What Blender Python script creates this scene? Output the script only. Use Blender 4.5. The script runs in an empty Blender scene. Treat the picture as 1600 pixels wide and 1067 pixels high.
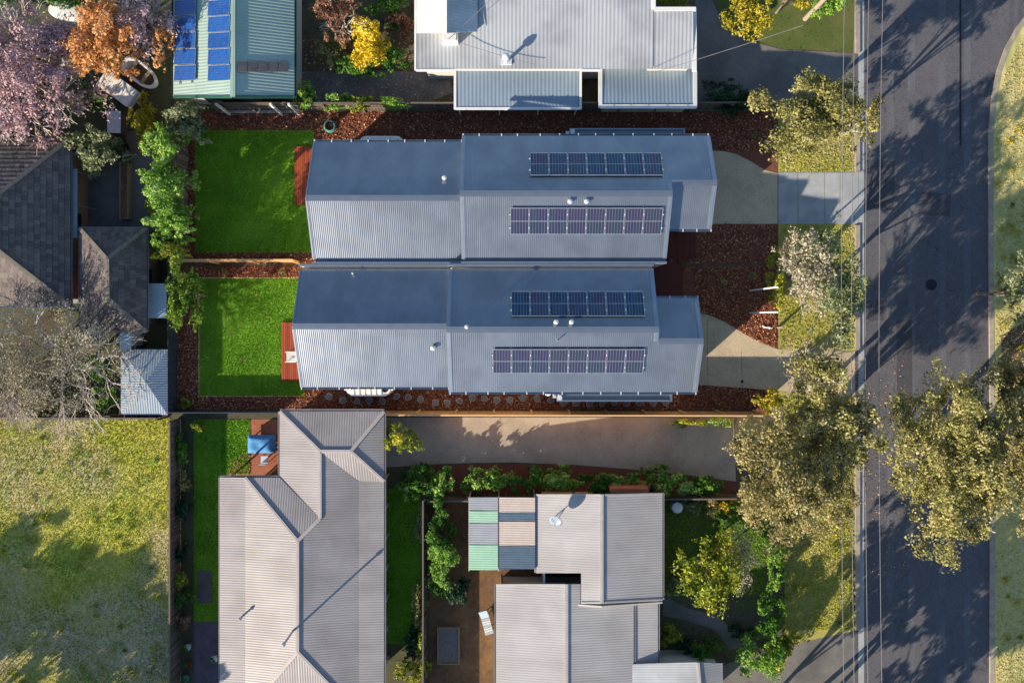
import bpy, math, random
import numpy as np
from mathutils import Vector, Matrix

# ---------------------------------------------------------------- camera, light, exposure
F, X0, Y0, CAM_H = 1120.0, 795.0, 500.0, 48.9      # the drone hovers 48.9 m up and looks straight down
SUN_ELEV, SUN_AZ = math.radians(20.0), math.radians(41.5)   # low winter sun from the lower left of the picture
sc = bpy.context.scene
cam_d = bpy.data.cameras.new('drone_camera')
cam = bpy.data.objects.new('drone_camera', cam_d)
sc.collection.objects.link(cam)
cam.location = (0, 0, CAM_H)
cam_d.sensor_width = 36
cam_d.lens = 36 * F / 1600
cam_d.shift_x = (800 - X0) / 1600
cam_d.shift_y = -(533.5 - Y0) / 1600
cam_d.clip_end = 2000
sc.camera = cam
SDIR = Vector((-math.cos(SUN_ELEV) * math.cos(SUN_AZ), -math.cos(SUN_ELEV) * math.sin(SUN_AZ), math.sin(SUN_ELEV)))
world = bpy.data.worlds.new('World')
sc.world = world
world.use_nodes = True
wn = world.node_tree.nodes
sky = wn.new('ShaderNodeTexSky')
sky.sky_type = 'NISHITA'
sky.sun_disc = False
sky.sun_elevation = SUN_ELEV
sky.sun_rotation = math.atan2(SDIR.x, SDIR.y)
sky.air_density = 1.0
sky.dust_density = 0.3
sky.ozone_density = 2.4
world.node_tree.links.new(sky.outputs[0], wn['Background'].inputs[0])
wn['Background'].inputs[1].default_value = 0.105
sun_d = bpy.data.lights.new('sun', 'SUN')
sun = bpy.data.objects.new('sun', sun_d)
sc.collection.objects.link(sun)
sun_d.energy = 5.0
sun_d.angle = math.radians(0.5)
sun_d.color = (1.0, 0.87, 0.70)
sun.rotation_euler = (-SDIR).to_track_quat('-Z', 'Y').to_euler()
sc.view_settings.view_transform = 'Standard'
sc.view_settings.look = 'None'
sc.view_settings.gamma = 1.0
sc.view_settings.use_curve_mapping = False
sc.view_settings.exposure = 0.93
sc.render.film_transparent = False
sc.cycles.max_bounces = 8
sc.cycles.caustics_reflective = False

# ---------------------------------------------------------------- helpers
COL = sc.collection
rnd = random.Random(7)
rng = np.random.default_rng(11)


def P(px, py, z=0.0):
    """Ground plan of the photograph: the place at height z that lies under this pixel of the 1600 px photo."""
    s = (CAM_H - z) / F
    return Vector(((px - X0) * s, -(py - Y0) * s, z))


def L(h):
    """sRGB hex to linear rgb"""
    c = [int(h[i:i + 2], 16) / 255 for i in (0, 2, 4)]
    return tuple(x / 12.92 if x <= .04045 else ((x + .055) / 1.055) ** 2.4 for x in c)


def tag(o, label=None, cat=None, group=None, kind=None):
    if label: o['label'] = label
    if cat: o['category'] = cat
    if group: o['group'] = group
    if kind: o['kind'] = kind
    return o


def empty(name, loc=(0, 0, 0), label=None, cat=None, group=None, rz=0.0):
    o = bpy.data.objects.new(name, None)
    COL.objects.link(o)
    o.location = loc
    o.rotation_euler.z = rz
    o.empty_display_size = .3
    return tag(o, label, cat, group)


def link(name, me, parent=None, mats=()):
    o = bpy.data.objects.new(name, me)
    COL.objects.link(o)
    for m in mats:
        me.materials.append(m)
    if parent is not None:
        o.parent = parent
    return o


class MB:
    """collects boxes, tubes and polygons in world coordinates; build() links them as ONE mesh"""

    def __init__(s):
        s.v, s.f, s.mi = [], [], []

    def add(s, vs, fs, m=0):
        b = len(s.v)
        s.v += [tuple(v) for v in vs]
        s.f += [tuple(b + i for i in f) for f in fs]
        s.mi += [m] * len(fs)

    def box(s, lo, hi, m=0):
        x0, y0, z0 = [min(a, b) for a, b in zip(lo, hi)]
        x1, y1, z1 = [max(a, b) for a, b in zip(lo, hi)]
        s.add([(x0, y0, z0), (x1, y0, z0), (x1, y1, z0), (x0, y1, z0), (x0, y0, z1), (x1, y0, z1), (x1, y1, z1), (x0, y1, z1)],
              [(3, 2, 1, 0), (4, 5, 6, 7), (0, 1, 5, 4), (1, 2, 6, 5), (2, 3, 7, 6), (3, 0, 4, 7)], m)

    def beam(s, p, q, w, h, m=0, up=Vector((0, 0, 1))):
        """bar of width w, height h from p to q, its underside on the line"""
        p, q = Vector(p), Vector(q)
        d = (q - p).normalized()
        side = d.cross(up)
        side = side.normalized() if side.length > 1e-4 else Vector((1, 0, 0))
        n = side.cross(d).normalized()
        a, b = side * w / 2, n * h
        s.add([p - a, p + a, p + a + b, p - a + b, q - a, q + a, q + a + b, q - a + b],
              [(0, 1, 2, 3), (7, 6, 5, 4), (0, 4, 5, 1), (1, 5, 6, 2), (2, 6, 7, 3), (3, 7, 4, 0)], m)

    def prism(s, pts, z0, z1, m=0):
        n = len(pts)
        a = sum(pts[i][0] * pts[(i + 1) % n][1] - pts[(i + 1) % n][0] * pts[i][1] for i in range(n))
        pts = list(pts) if a > 0 else list(pts)[::-1]
        s.add([(p[0], p[1], z0) for p in pts] + [(p[0], p[1], z1) for p in pts],
              [tuple(range(n))[::-1], tuple(range(n, 2 * n))] + [(i, (i + 1) % n, n + (i + 1) % n, n + i) for i in range(n)], m)

    def tube(s, path, r, n=8, m=0, caps=True):
        path = [Vector(p) for p in path]
        rs = r if isinstance(r, (list, tuple)) else [r] * len(path)
        vs = []
        for i, p in enumerate(path):
            d = (path[min(i + 1, len(path) - 1)] - path[max(i - 1, 0)])
            d = d.normalized() if d.length > 1e-9 else Vector((0, 0, 1))
            a = d.cross(Vector((0, 0, 1)) if abs(d.z) < .9 else Vector((1, 0, 0))).normalized()
            b = d.cross(a)
            vs += [p + (a * math.cos(t) + b * math.sin(t)) * rs[i] for t in [2 * math.pi * k / n for k in range(n)]]
        fs = [(i * n + k, i * n + (k + 1) % n, (i + 1) * n + (k + 1) % n, (i + 1) * n + k) for i in range(len(path) - 1) for k in range(n)]
        if caps:
            fs += [tuple(range(n)), tuple(range((len(path) - 1) * n, len(path) * n))[::-1]]
        s.add(vs, fs, m)

    def lathe(s, c, prof, n=16, m=0, sx=1.0, sy=1.0):
        c = Vector(c)
        vs = [c + Vector((r * sx * math.cos(2 * math.pi * k / n), r * sy * math.sin(2 * math.pi * k / n), z)) for r, z in prof for k in range(n)]
        fs = [(i * n + k, i * n + (k + 1) % n, (i + 1) * n + (k + 1) % n, (i + 1) * n + k) for i in range(len(prof) - 1) for k in range(n)]
        fs += [tuple(range((len(prof) - 1) * n, len(prof) * n)), tuple(range(n))[::-1]]
        s.add(vs, fs, m)

    def poly(s, pts, m=0):
        s.add(pts, [tuple(range(len(pts)))], m)

    def build(s, name, mat, parent=None, smooth=False, origin=None, rot=None):
        me = bpy.data.meshes.new(name)
        me.from_pydata(s.v, [], s.f)
        mats = mat if isinstance(mat, (list, tuple)) else [mat]
        me.polygons.foreach_set('material_index', s.mi)
        if smooth:
            me.polygons.foreach_set('use_smooth', [True] * len(s.f))
        me.update()
        o = link(name, me, parent, mats)
        if parent is not None:
            o.matrix_parent_inverse = world_inv(parent)
        return o


def world_inv(p):
    if p.type != 'EMPTY':
        return Matrix.Identity(4)          # parts are built in world coordinates
    return (Matrix.Translation(p.location) @ p.rotation_euler.to_matrix().to_4x4()).inverted()


def quads(name, V, mat, parent=None, tint=None, nper=4):
    """V: (N, nper, 3) array of faces; tint: one float per face"""
    V = np.asarray(V, dtype=np.float32)
    N = V.shape[0]
    me = bpy.data.meshes.new(name)
    me.vertices.add(N * nper)
    me.vertices.foreach_set('co', V.reshape(-1))
    me.loops.add(N * nper)
    me.loops.foreach_set('vertex_index', np.arange(N * nper, dtype=np.int32))
    me.polygons.add(N)
    me.polygons.foreach_set('loop_start', np.arange(0, N * nper, nper, dtype=np.int32))
    me.update(calc_edges=True)
    if tint is not None:
        at = me.attributes.new('tint', 'FLOAT', 'FACE')
        at.data.foreach_set('value', np.asarray(tint, dtype=np.float32))
    o = link(name, me, parent, [mat])
    if parent is not None:
        o.matrix_parent_inverse = world_inv(parent)
    return o


# ---------------------------------------------------------------- materials
def new_mat(name):
    m = bpy.data.materials.new(name)
    m.use_nodes = True
    return m, m.node_tree.nodes, m.node_tree.links, m.node_tree.nodes['Principled BSDF']


def surf(name, cols, scale=1.0, rough=.8, metal=0.0, bump=0.0, crack=None, bscale=30.0, detail=6.0, patch=None, pscale=.15, pamt=.5, spec=.3, stretch=None, attr=False, speck=None, sscale=60, samt=.3):
    """noise ramp between the colours cols, optionally mixed with a second colour in larger patches and fine specks; bump for grain"""
    m, n, l, b = new_mat(name)
    b.inputs['Roughness'].default_value = rough
    b.inputs['Metallic'].default_value = metal
    b.inputs['Specular IOR Level'].default_value = spec
    tc = n.new('ShaderNodeNewGeometry')
    mp = n.new('ShaderNodeMapping')
    l.new(tc.outputs['Position'], mp.inputs[0])
    if stretch:
        mp.inputs['Scale'].default_value = stretch
    no = n.new('ShaderNodeTexNoise')
    no.inputs['Scale'].default_value = scale
    no.inputs['Detail'].default_value = detail
    no.inputs['Roughness'].default_value = .65
    l.new(mp.outputs[0], no.inputs['Vector'])
    r = n.new('ShaderNodeValToRGB')
    cols = [L(c) if isinstance(c, str) else c for c in cols]
    e = r.color_ramp.elements
    e[0].position, e[1].position = .32, .68
    e[0].color, e[1].color = (*cols[0], 1), (*cols[-1], 1)
    for i, c in enumerate(cols[1:-1]):
        k = e.new(.32 + .36 * (i + 1) / (len(cols) - 1))
        k.color = (*c, 1)
    if attr:
        a = n.new('ShaderNodeAttribute')
        a.attribute_name = 'tint'
        mx = n.new('ShaderNodeMath'); mx.operation = 'MULTIPLY_ADD'
        l.new(no.outputs[0], mx.inputs[0]); mx.inputs[1].default_value = .35
        l.new(a.outputs['Fac'], mx.inputs[2])
        mm = n.new('ShaderNodeMath'); mm.operation = 'SUBTRACT'
        l.new(mx.outputs[0], mm.inputs[0]); mm.inputs[1].default_value = .17
        l.new(mm.outputs[0], r.inputs[0])
    else:
        l.new(no.outputs[0], r.inputs[0])
    out = r.outputs[0]
    if patch:
        pn = n.new('ShaderNodeTexNoise')
        pn.inputs['Scale'].default_value = pscale
        pn.inputs['Detail'].default_value = 5
        l.new(tc.outputs['Position'], pn.inputs['Vector'])
        pr = n.new('ShaderNodeMapRange')
        pr.inputs[1].default_value, pr.inputs[2].default_value = .45, .62
        pr.inputs[4].default_value = pamt
        l.new(pn.outputs[0], pr.inputs[0])
        mi = n.new('ShaderNodeMix'); mi.data_type = 'RGBA'
        l.new(pr.outputs[0], mi.inputs[0])
        l.new(out, mi.inputs[6])
        mi.inputs[7].default_value = (*(L(patch) if isinstance(patch, str) else patch), 1)
        out = mi.outputs[2]
    if speck:
        sn = n.new('ShaderNodeTexVoronoi')
        sn.inputs['Scale'].default_value = sscale
        l.new(tc.outputs['Position'], sn.inputs['Vector'])
        sm = n.new('ShaderNodeMath'); sm.operation = 'MULTIPLY'
        sp = n.new('ShaderNodeSeparateColor')
        l.new(sn.outputs['Color'], sp.inputs[0])
        l.new(sp.outputs[0], sm.inputs[0]); sm.inputs[1].default_value = samt
        mi = n.new('ShaderNodeMix'); mi.data_type = 'RGBA'
        l.new(sm.outputs[0], mi.inputs[0])
        l.new(out, mi.inputs[6])
        mi.inputs[7].default_value = (*(L(speck) if isinstance(speck, str) else speck), 1)
        out = mi.outputs[2]
    if crack:
        cv = n.new('ShaderNodeTexVoronoi'); cv.feature = 'DISTANCE_TO_EDGE'
        cv.inputs['Scale'].default_value = .22
        cw = n.new('ShaderNodeTexNoise'); cw.inputs['Scale'].default_value = 1.1; cw.inputs['Detail'].default_value = 6
        l.new(tc.outputs['Position'], cw.inputs['Vector'])
        ca = n.new('ShaderNodeVectorMath'); ca.operation = 'MULTIPLY_ADD'
        l.new(cw.outputs['Color'], ca.inputs[0]); ca.inputs[1].default_value = (3, 3, 0)
        l.new(tc.outputs['Position'], ca.inputs[2])
        l.new(ca.outputs[0], cv.inputs['Vector'])
        cm = n.new('ShaderNodeMapRange')
        cm.inputs[1].default_value, cm.inputs[2].default_value = .003, .011
        cm.inputs[3].default_value, cm.inputs[4].default_value = .4, 0
        l.new(cv.outputs['Distance'], cm.inputs[0])
        mi = n.new('ShaderNodeMix'); mi.data_type = 'RGBA'
        l.new(cm.outputs[0], mi.inputs[0]); l.new(out, mi.inputs[6])
        mi.inputs[7].default_value = (*L(crack), 1)
        out = mi.outputs[2]
    l.new(out, b.inputs['Base Color'])
    if bump:
        bn = n.new('ShaderNodeTexNoise')
        bn.inputs['Scale'].default_value = bscale
        bn.inputs['Detail'].default_value = 4
        l.new(mp.outputs[0], bn.inputs['Vector'])
        bp = n.new('ShaderNodeBump')
        bp.inputs['Strength'].default_value = bump
        bp.inputs['Distance'].default_value = .05
        l.new(bn.outputs[0], bp.inputs['Height'])
        l.new(bp.outputs[0], b.inputs['Normal'])
    return m


def leafy(name, cols, transl=.3, rough=.55):
    """leaf, petal or grass blade: colour by the face's own tint, part of the light passes through"""
    m, n, l, b = new_mat(name)
    a = n.new('ShaderNodeAttribute')
    a.attribute_name = 'tint'
    r = n.new('ShaderNodeValToRGB')
    cols = [L(c) if isinstance(c, str) else c for c in cols]
    e = r.color_ramp.elements
    e[0].color, e[1].color = (*cols[0], 1), (*cols[-1], 1)
    for i, c in enumerate(cols[1:-1]):
        k = e.new((i + 1) / (len(cols) - 1))
        k.color = (*c, 1)
    l.new(a.outputs['Fac'], r.inputs[0])
    l.new(r.outputs[0], b.inputs['Base Color'])
    b.inputs['Roughness'].default_value = rough
    b.inputs['Specular IOR Level'].default_value = .25
    t = n.new('ShaderNodeBsdfTranslucent')
    l.new(r.outputs[0], t.inputs[0])
    mx = n.new('ShaderNodeMixShader')
    mx.inputs[0].default_value = transl
    l.new(b.outputs[0], mx.inputs[1])
    l.new(t.outputs[0], mx.inputs[2])
    l.new(mx.outputs[0], n['Material Output'].inputs[0])
    return m


M = {}
M['soil'] = surf('soil', ['3a342c', '5d5445', '4c5036'], 1.2, .95, bump=.4, patch='4f5a2e', pscale=.3, pamt=.6)
M['dark_soil'] = surf('dark_soil', ['3e3a32', '5c5444', '4a4e34'], 1.5, .95, bump=.5, patch='525e34', pscale=.5, pamt=.7)
M['asphalt'] = surf('asphalt', ['4a4a4e', '555559'], 3, .9, bump=.25, bscale=80, patch='5c585b', pscale=.25, pamt=.6, speck='7c787c', sscale=22, samt=.4, crack='28272a')
M['old_asphalt'] = surf('old_asphalt', ['6a6765', '7c7975'], 2, .9, bump=.2, bscale=60, patch='4c4a4a', pscale=.4, pamt=.6, speck='86827c', sscale=20, samt=.3)
M['aggregate'] = surf('aggregate', ['a8977d', 'bba98c'], 1.5, .9, bump=.2, bscale=70, patch='98876f', pscale=.6, pamt=.5, speck='d8ccb4', sscale=18, samt=.4)
M['grey_aggregate'] = surf('grey_aggregate', ['9a8e7c', 'aa9d8a'], 1.2, .9, bump=.2, bscale=70, patch='857a6c', pscale=.5, pamt=.6, speck='c8bca8', sscale=18, samt=.35)
M['concrete'] = surf('concrete', ['9a9c9c', 'abadac'], 1.6, .85, bump=.1, bscale=40, patch='868a8c', pscale=.7, pamt=.5)
M['kerb'] = surf('kerb', ['988c7c', 'aca08c'], 2.5, .9, bump=.2, patch='8c8376', pscale=1.2, pamt=.6)
M['mulch'] = surf('mulch', ['4e2e22', '825240', '623a2c'], 6, .95, bump=.9, bscale=25, detail=9)
M['chip'] = leafy('chip', ['3a1e14', '7c442c', 'ac6844', 'bc845e', 'e4c4a8'], .0, .9)
M['turf'] = surf('turf', ['507a1a', '70a024', '5e8e1e'], 5, .95, bump=.8, bscale=30, patch='7cac30', pscale=.6, pamt=.5)
M['blade'] = leafy('blade', ['4e8014', '70a21c', '8cbe2c', 'b2d05c'], .3, .6)
M['dull_turf'] = surf('dull_turf', ['3a4a20', '58642f', '45552a'], 4, .95, bump=.8, bscale=25, patch='6d6a3c', pscale=.5, pamt=.6)
M['dry_turf'] = surf('dry_turf', ['989048', 'b0a658', '888a40'], 1.4, .95, bump=.7, bscale=20, patch='9c8d62', pscale=.22, pamt=.8)
M['field'] = surf('field', ['b4b840', 'c6c056', 'a0b03a'], .8, .95, bump=.8, bscale=15, patch='c8b49c', pscale=.11, pamt=1.0)
M['tan_blade'] = leafy('tan_blade', ['9c9850', 'c4b878', 'd8c890', 'dccca4'], .3, .7)
M['field_blade'] = leafy('field_blade', ['84982a', 'b0b442', 'c8c264', 'd2c69c'], .3, .7)
M['verge'] = surf('verge', ['cabc80', 'c0b670', 'd4c690'], 1.5, .95, bump=.6, bscale=20, patch='b0b066', pscale=.3, pamt=.5)
M['dirt'] = surf('dirt', ['5e4632', '7d5e42', '6b503a'], 1.4, .95, bump=.5, patch='8f6a45', pscale=.5, pamt=.7, speck='3e2e22', sscale=5, samt=.3)
M['brick_paving'] = surf('brick_paving', ['8a4a34', 'a4654a', '94563c'], 4, .9, bump=.3, patch='b08060', pscale=.9, pamt=.4)
M['plum_paving'] = surf('plum_paving', ['5f5258', '6f6066'], 3, .9, bump=.3, patch='4d444a', pscale=.9, pamt=.5)
M['dark_paving'] = surf('dark_paving', ['5c5a5b', '6c6866'], 2, .9, bump=.3, patch='767069', pscale=.6, pamt=.6)
M['basalt_roof'] = surf('basalt_roof', ['8d9298', '979ca2'], .7, .30, metal=.76, spec=.5, patch='80858b', pscale=.5, pamt=.6, stretch=(1.6, .22, 1))
M['trim'] = surf('trim', ['959da6', '9fa7b0'], 1.2, .38, metal=.75, spec=.5)
M['cream_roof'] = surf('cream_roof', ['989290', 'a49e9b'], .8, .5, metal=.1, patch='88817e', pscale=.35, pamt=.6, stretch=(.3, 1, 1))
M['stone_roof'] = surf('stone_roof', ['a8a4a2', 'b4b0ad'], .8, .5, metal=.1, patch='9e9895', pscale=.35, pamt=.6, stretch=(.3, 1, 1))
M['zinc_roof'] = surf('zinc_roof', ['b0b3b5', 'bcbfc0'], .6, .5, metal=.2, patch='95969a', pscale=.3, pamt=.7, stretch=(1, .3, 1))
M['shade_tinted_zinc_roof'] = surf('shade_tinted_zinc_roof', ['8b9ca9', '98a8b4'], .6, .45, metal=.3, patch='8495a2', pscale=.3, pamt=.7, stretch=(1, .3, 1))  # blue-grey zinc, the blue of the shade on wing and carport mixed in
M['mint_roof'] = surf('mint_roof', ['9bb0a4', 'a9bcb0'], .8, .5, metal=.1, patch='92a89c', pscale=.4, pamt=.6)
M['mint_trim'] = surf('mint_trim', ['2f5b4c', '38675a'], 2, .5)
M['tile_dark'] = surf('tile_dark', ['6a5f5b', '7c716b', '5a5250'], 3, .75, bump=.2, attr=True, patch='7d7268', pscale=.6, pamt=.3)
M['ridge_tile'] = surf('ridge_tile', ['756d62', '8a8174'], 3, .85, bump=.2)
M['blue_sheet'] = surf('blue_sheet', ['7b8c9c', '8796a4'], 1, .4, spec=.5)
M['pale_sheet'] = surf('pale_sheet', ['9fb9c9', 'b1c6d2'], 1, .4)
M['white'] = surf('white', ['d4d4d0', 'e0e0dc'], 2, .5)
M['white_metal'] = surf('white_metal', ['c9ced2', 'dde1e4'], 3, .35, metal=.2)
M['tank'] = surf('tank', ['e2ddd4', 'eae6de'], 1.5, .5)
M['cladding'] = surf('cladding', ['e6e2da', 'ece8e0'], 1.5, .7)
M['brick_wall'] = surf('brick_wall', ['8d6a54', 'a07a60'], 5, .9, bump=.3)
M['weatherboard'] = surf('weatherboard', ['b9b6ae', 'c6c2ba'], 2, .7)
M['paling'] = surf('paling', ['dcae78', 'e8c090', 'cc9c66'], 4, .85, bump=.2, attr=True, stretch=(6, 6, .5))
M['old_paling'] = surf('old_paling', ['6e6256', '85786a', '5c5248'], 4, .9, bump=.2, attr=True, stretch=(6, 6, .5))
M['steel_fence'] = surf('steel_fence', ['39424b', '434c56'], 1, .5, metal=.2)
M['deck_red'] = surf('deck_red', ['8e3f26', 'ad5534', '9c4a2c'], 5, .6, bump=.15, attr=True, stretch=(6, .6, 1))
M['deck_dark'] = surf('deck_dark', ['54241c', '6a3226', '5d2a20'], 5, .6, bump=.15, attr=True, stretch=(6, .6, 1))
M['glass'] = surf('glass', ['10161c', '1a232b'], 1, .08, spec=.8)
M['frame_dark'] = surf('frame_dark', ['2b2d30', '34373a'], 2, .5)
M['stone'] = surf('stone', ['6e7076', '888a90'], 7, .9, bump=.4, bscale=40)
M['stone_edge'] = surf('stone_edge', ['c0bab0', 'd0cac0'], 7, .9, bump=.3)
M['bark'] = surf('bark', ['5c5044', '85796a', '6d6154'], 4, .9, bump=.5, stretch=(3, 3, .6))
M['pale_bark'] = surf('pale_bark', ['b0a596', 'c9bfb0', '9c9080'], 3, .85, bump=.3, stretch=(3, 3, .6))
M['twig'] = surf('twig', ['a2968a', 'c0b4a6', '908478'], 4, .9)
M['cell'] = None
M['wire'] = surf('wire', ['6c6a6c', '7c7a7c'], 3, .6)
M['pole'] = surf('pole', ['8f8273', 'a69988'], 3, .9, bump=.4, stretch=(5, 5, .4))
M['galv'] = surf('galv', ['a4a8ac', 'b8bcc0'], 3, .35, metal=.6)
M['black'] = surf('black', ['1c1c1e', '28282a'], 3, .6)
M['blue_cloth'] = surf('blue_cloth', ['3f7fb5', '5a97c8'], 3, .7, bump=.2)
M['hose'] = surf('hose', ['4e8a76', '5f9c86'], 3, .5)
M['timber'] = surf('timber', ['8c7a62', 'a39078'], 4, .85, bump=.2, stretch=(4, 4, 1))
M['grey_soil'] = surf('grey_soil', ['6a625c', '857c74'], 5, .95, bump=.5)
M['yellow_cap'] = surf('yellow_cap', ['c2b090', 'd0bf9e'], 2, .7)
for i, c in enumerate([('8fb79c', '9cc2a8'), ('8f9298', '9b9ea4'), ('b5a69c', 'c0b2a8'), ('4a5c6c', '556878')]):
    M['patio%d' % i] = surf(['mint', 'grey', 'blush', 'slate'][i] + '_patio_sheet', list(c), 1.5, .5)


def cell_mat(name, cols, rough):
    m, n, l, b = new_mat(name)
    a = n.new('ShaderNodeAttribute'); a.attribute_name = 'tint'
    r = n.new('ShaderNodeValToRGB')
    e = r.color_ramp.elements
    e[0].color, e[1].color = (*L(cols[0]), 1), (*L(cols[-1]), 1)
    for i, c in enumerate(cols[1:-1]):
        e.new((i + 1) / (len(cols) - 1)).color = (*L(c), 1)
    l.new(a.outputs['Fac'], r.inputs[0])
    l.new(r.outputs[0], b.inputs['Base Color'])
    b.inputs['Roughness'].default_value = rough
    b.inputs['Specular IOR Level'].default_value = .6
    b.inputs['Coat Weight'].default_value = .6
    b.inputs['Coat Roughness'].default_value = .05
    return m


M['cell'] = cell_mat('shaded_silicon_cell', ['0a2a48', '0f3a5c', '2c2a50', '14405c', '382a4c'], .22)  # cells on the shaded slopes, their bluer reflection put into the colour
M['sunlit_cell'] = cell_mat('sunlit_silicon_cell', ['282c4a', '322c4c', '2a3846', '38304a', '2e304a'], .22)  # same panels on the sunlit slopes, purple reflection painted into the colour
M['blue_cell'] = cell_mat('blue_silicon_cell', ['0f3f86', '1d57a6', '2b5f9c', '164a94'], .3)

LEAF = {
    'olive': leafy('olive_leaf', ['4a4a28', '86844a', 'b0a866', 'c6bc82']),
    'gold': leafy('golden_leaf', ['524e30', '8c8450', 'b2a66e', 'c8be90']),
    'grey_green': leafy('grey_green_leaf', ['4c5638', '7d8858', '9fa67a', 'b4b890']),
    'lime': leafy('lime_leaf', ['42641e', '74a036', '9cbe54', 'b8d07c']),
    'green': leafy('green_leaf', ['24461a', '467224', '649032', '86ac48']),
    'dark': leafy('dark_leaf', ['14281a', '24442c', '3a5c3e', '547450']),
    'yellow_green': leafy('yellow_green_leaf', ['455a16', '82922a', 'aaac3a', 'c8bf3c']),
    'yellow': leafy('yellow_petal', ['a08a10', 'd0b41a', 'e6ca2c', 'f0da5c'], .2),
    'mustard': leafy('mustard_leaf', ['6a6a18', '9c9426', 'bcac30', 'cdbb50']),
    'pink': leafy('pink_petal', ['98787a', 'be9c9c', 'd0b4b4', 'decaca'], .2),
    'orange': leafy('orange_leaf', ['b0743e', 'd49858', 'e4b074', 'eec490']),
    'bronze': leafy('bronze_leaf', ['5a3c2c', '8c6048', 'a67c62', 'b6967c']),
    'ash': leafy('ash_leaf', ['6c664e', '948c70', 'b2a98c', 'c8c0a8'], .2),
    'fresh': leafy('fresh_leaf', ['2a4410', '587a1e', '86a232', 'b2c45c']),
}

# ---------------------------------------------------------------- roofs
def plane_basis(pts):
    n = Vector((0, 0, 0))
    for i in range(len(pts)):
        a, b = pts[i], pts[(i + 1) % len(pts)]
        n += Vector(((a.y - b.y) * (a.z + b.z), (a.z - b.z) * (a.x + b.x), (a.x - b.x) * (a.y + b.y)))
    n.normalize()
    if n.z < 0: n = -n
    v = Vector((0, 0, 1)) - n * n.z
    v = v.normalized() if v.length > .02 else Vector((0, 1, 0))
    return v.cross(n).normalized(), v, n


def crossings(q, u):
    r = []
    for i in range(len(q)):
        (u0, v0), (u1, v1) = q[i], q[(i + 1) % len(q)]
        if (u0 <= u) != (u1 <= u):
            r.append(v0 + (v1 - v0) * (u - u0) / (u1 - u0))
    return sorted(r)


def wave_sheet(name, pts, mat, parent, pitch=.1, amp=.01, spp=4, thick=.03, along='slope', seams=.76):
    """corrugated sheet: a wave cut to the polygon pts, over a flat underside with edges; laps every few ribs"""
    pts = [Vector(p) for p in pts]
    u, v, n = plane_basis(pts)
    if along == 'level': u, v = v, u
    o = sum(pts, Vector()) / len(pts)
    q = [((p - o).dot(u), (p - o).dot(v)) for p in pts]
    us = sorted({round(x, 5) for x in np.arange(min(a for a, _ in q), max(a for a, _ in q), pitch / spp)} |
                {round(a + e, 5) for a, _ in q for e in (-2e-4, 2e-4)})
    vs, fs, prev = [], [], None
    for x in us:
        c = crossings(q, x)
        h = amp * (1 + math.cos(2 * math.pi * x / pitch)) + (.0012 if int(math.floor(x / seams)) % 2 else 0)
        cur = []
        for y in c:
            vs.append(o + u * x + v * y + n * (h + .001)); cur.append(len(vs) - 1)
        if prev and len(prev) == len(cur):
            for k in range(0, len(cur) - 1, 2):
                fs.append((prev[k], cur[k], cur[k + 1], prev[k + 1]))
        prev = cur
    mb = MB()
    mb.add(vs, fs)
    k = len(pts)
    low = [p - n * thick for p in pts]
    mb.add(low + [p for p in pts], [tuple(range(k))] + [(i, (i + 1) % k, k + (i + 1) % k, k + i) for i in range(k)])
    ob = mb.build(name, mat, parent)
    me = ob.data
    me.polygons.foreach_set('use_smooth', [True] * len(fs) + [False] * (len(me.polygons) - len(fs)))
    return ob


def clip(q, a, b, c):
    """part of the 2-D polygon where a*u + b*v <= c"""
    r = []
    for i in range(len(q)):
        p, s = q[i], q[(i + 1) % len(q)]
        dp, ds = a * p[0] + b * p[1] - c, a * s[0] + b * s[1] - c
        if dp <= 0: r.append(p)
        if (dp < 0 < ds) or (ds < 0 < dp):
            t = dp / (dp - ds)
            r.append((p[0] + (s[0] - p[0]) * t, p[1] + (s[1] - p[1]) * t))
    return r


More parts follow.
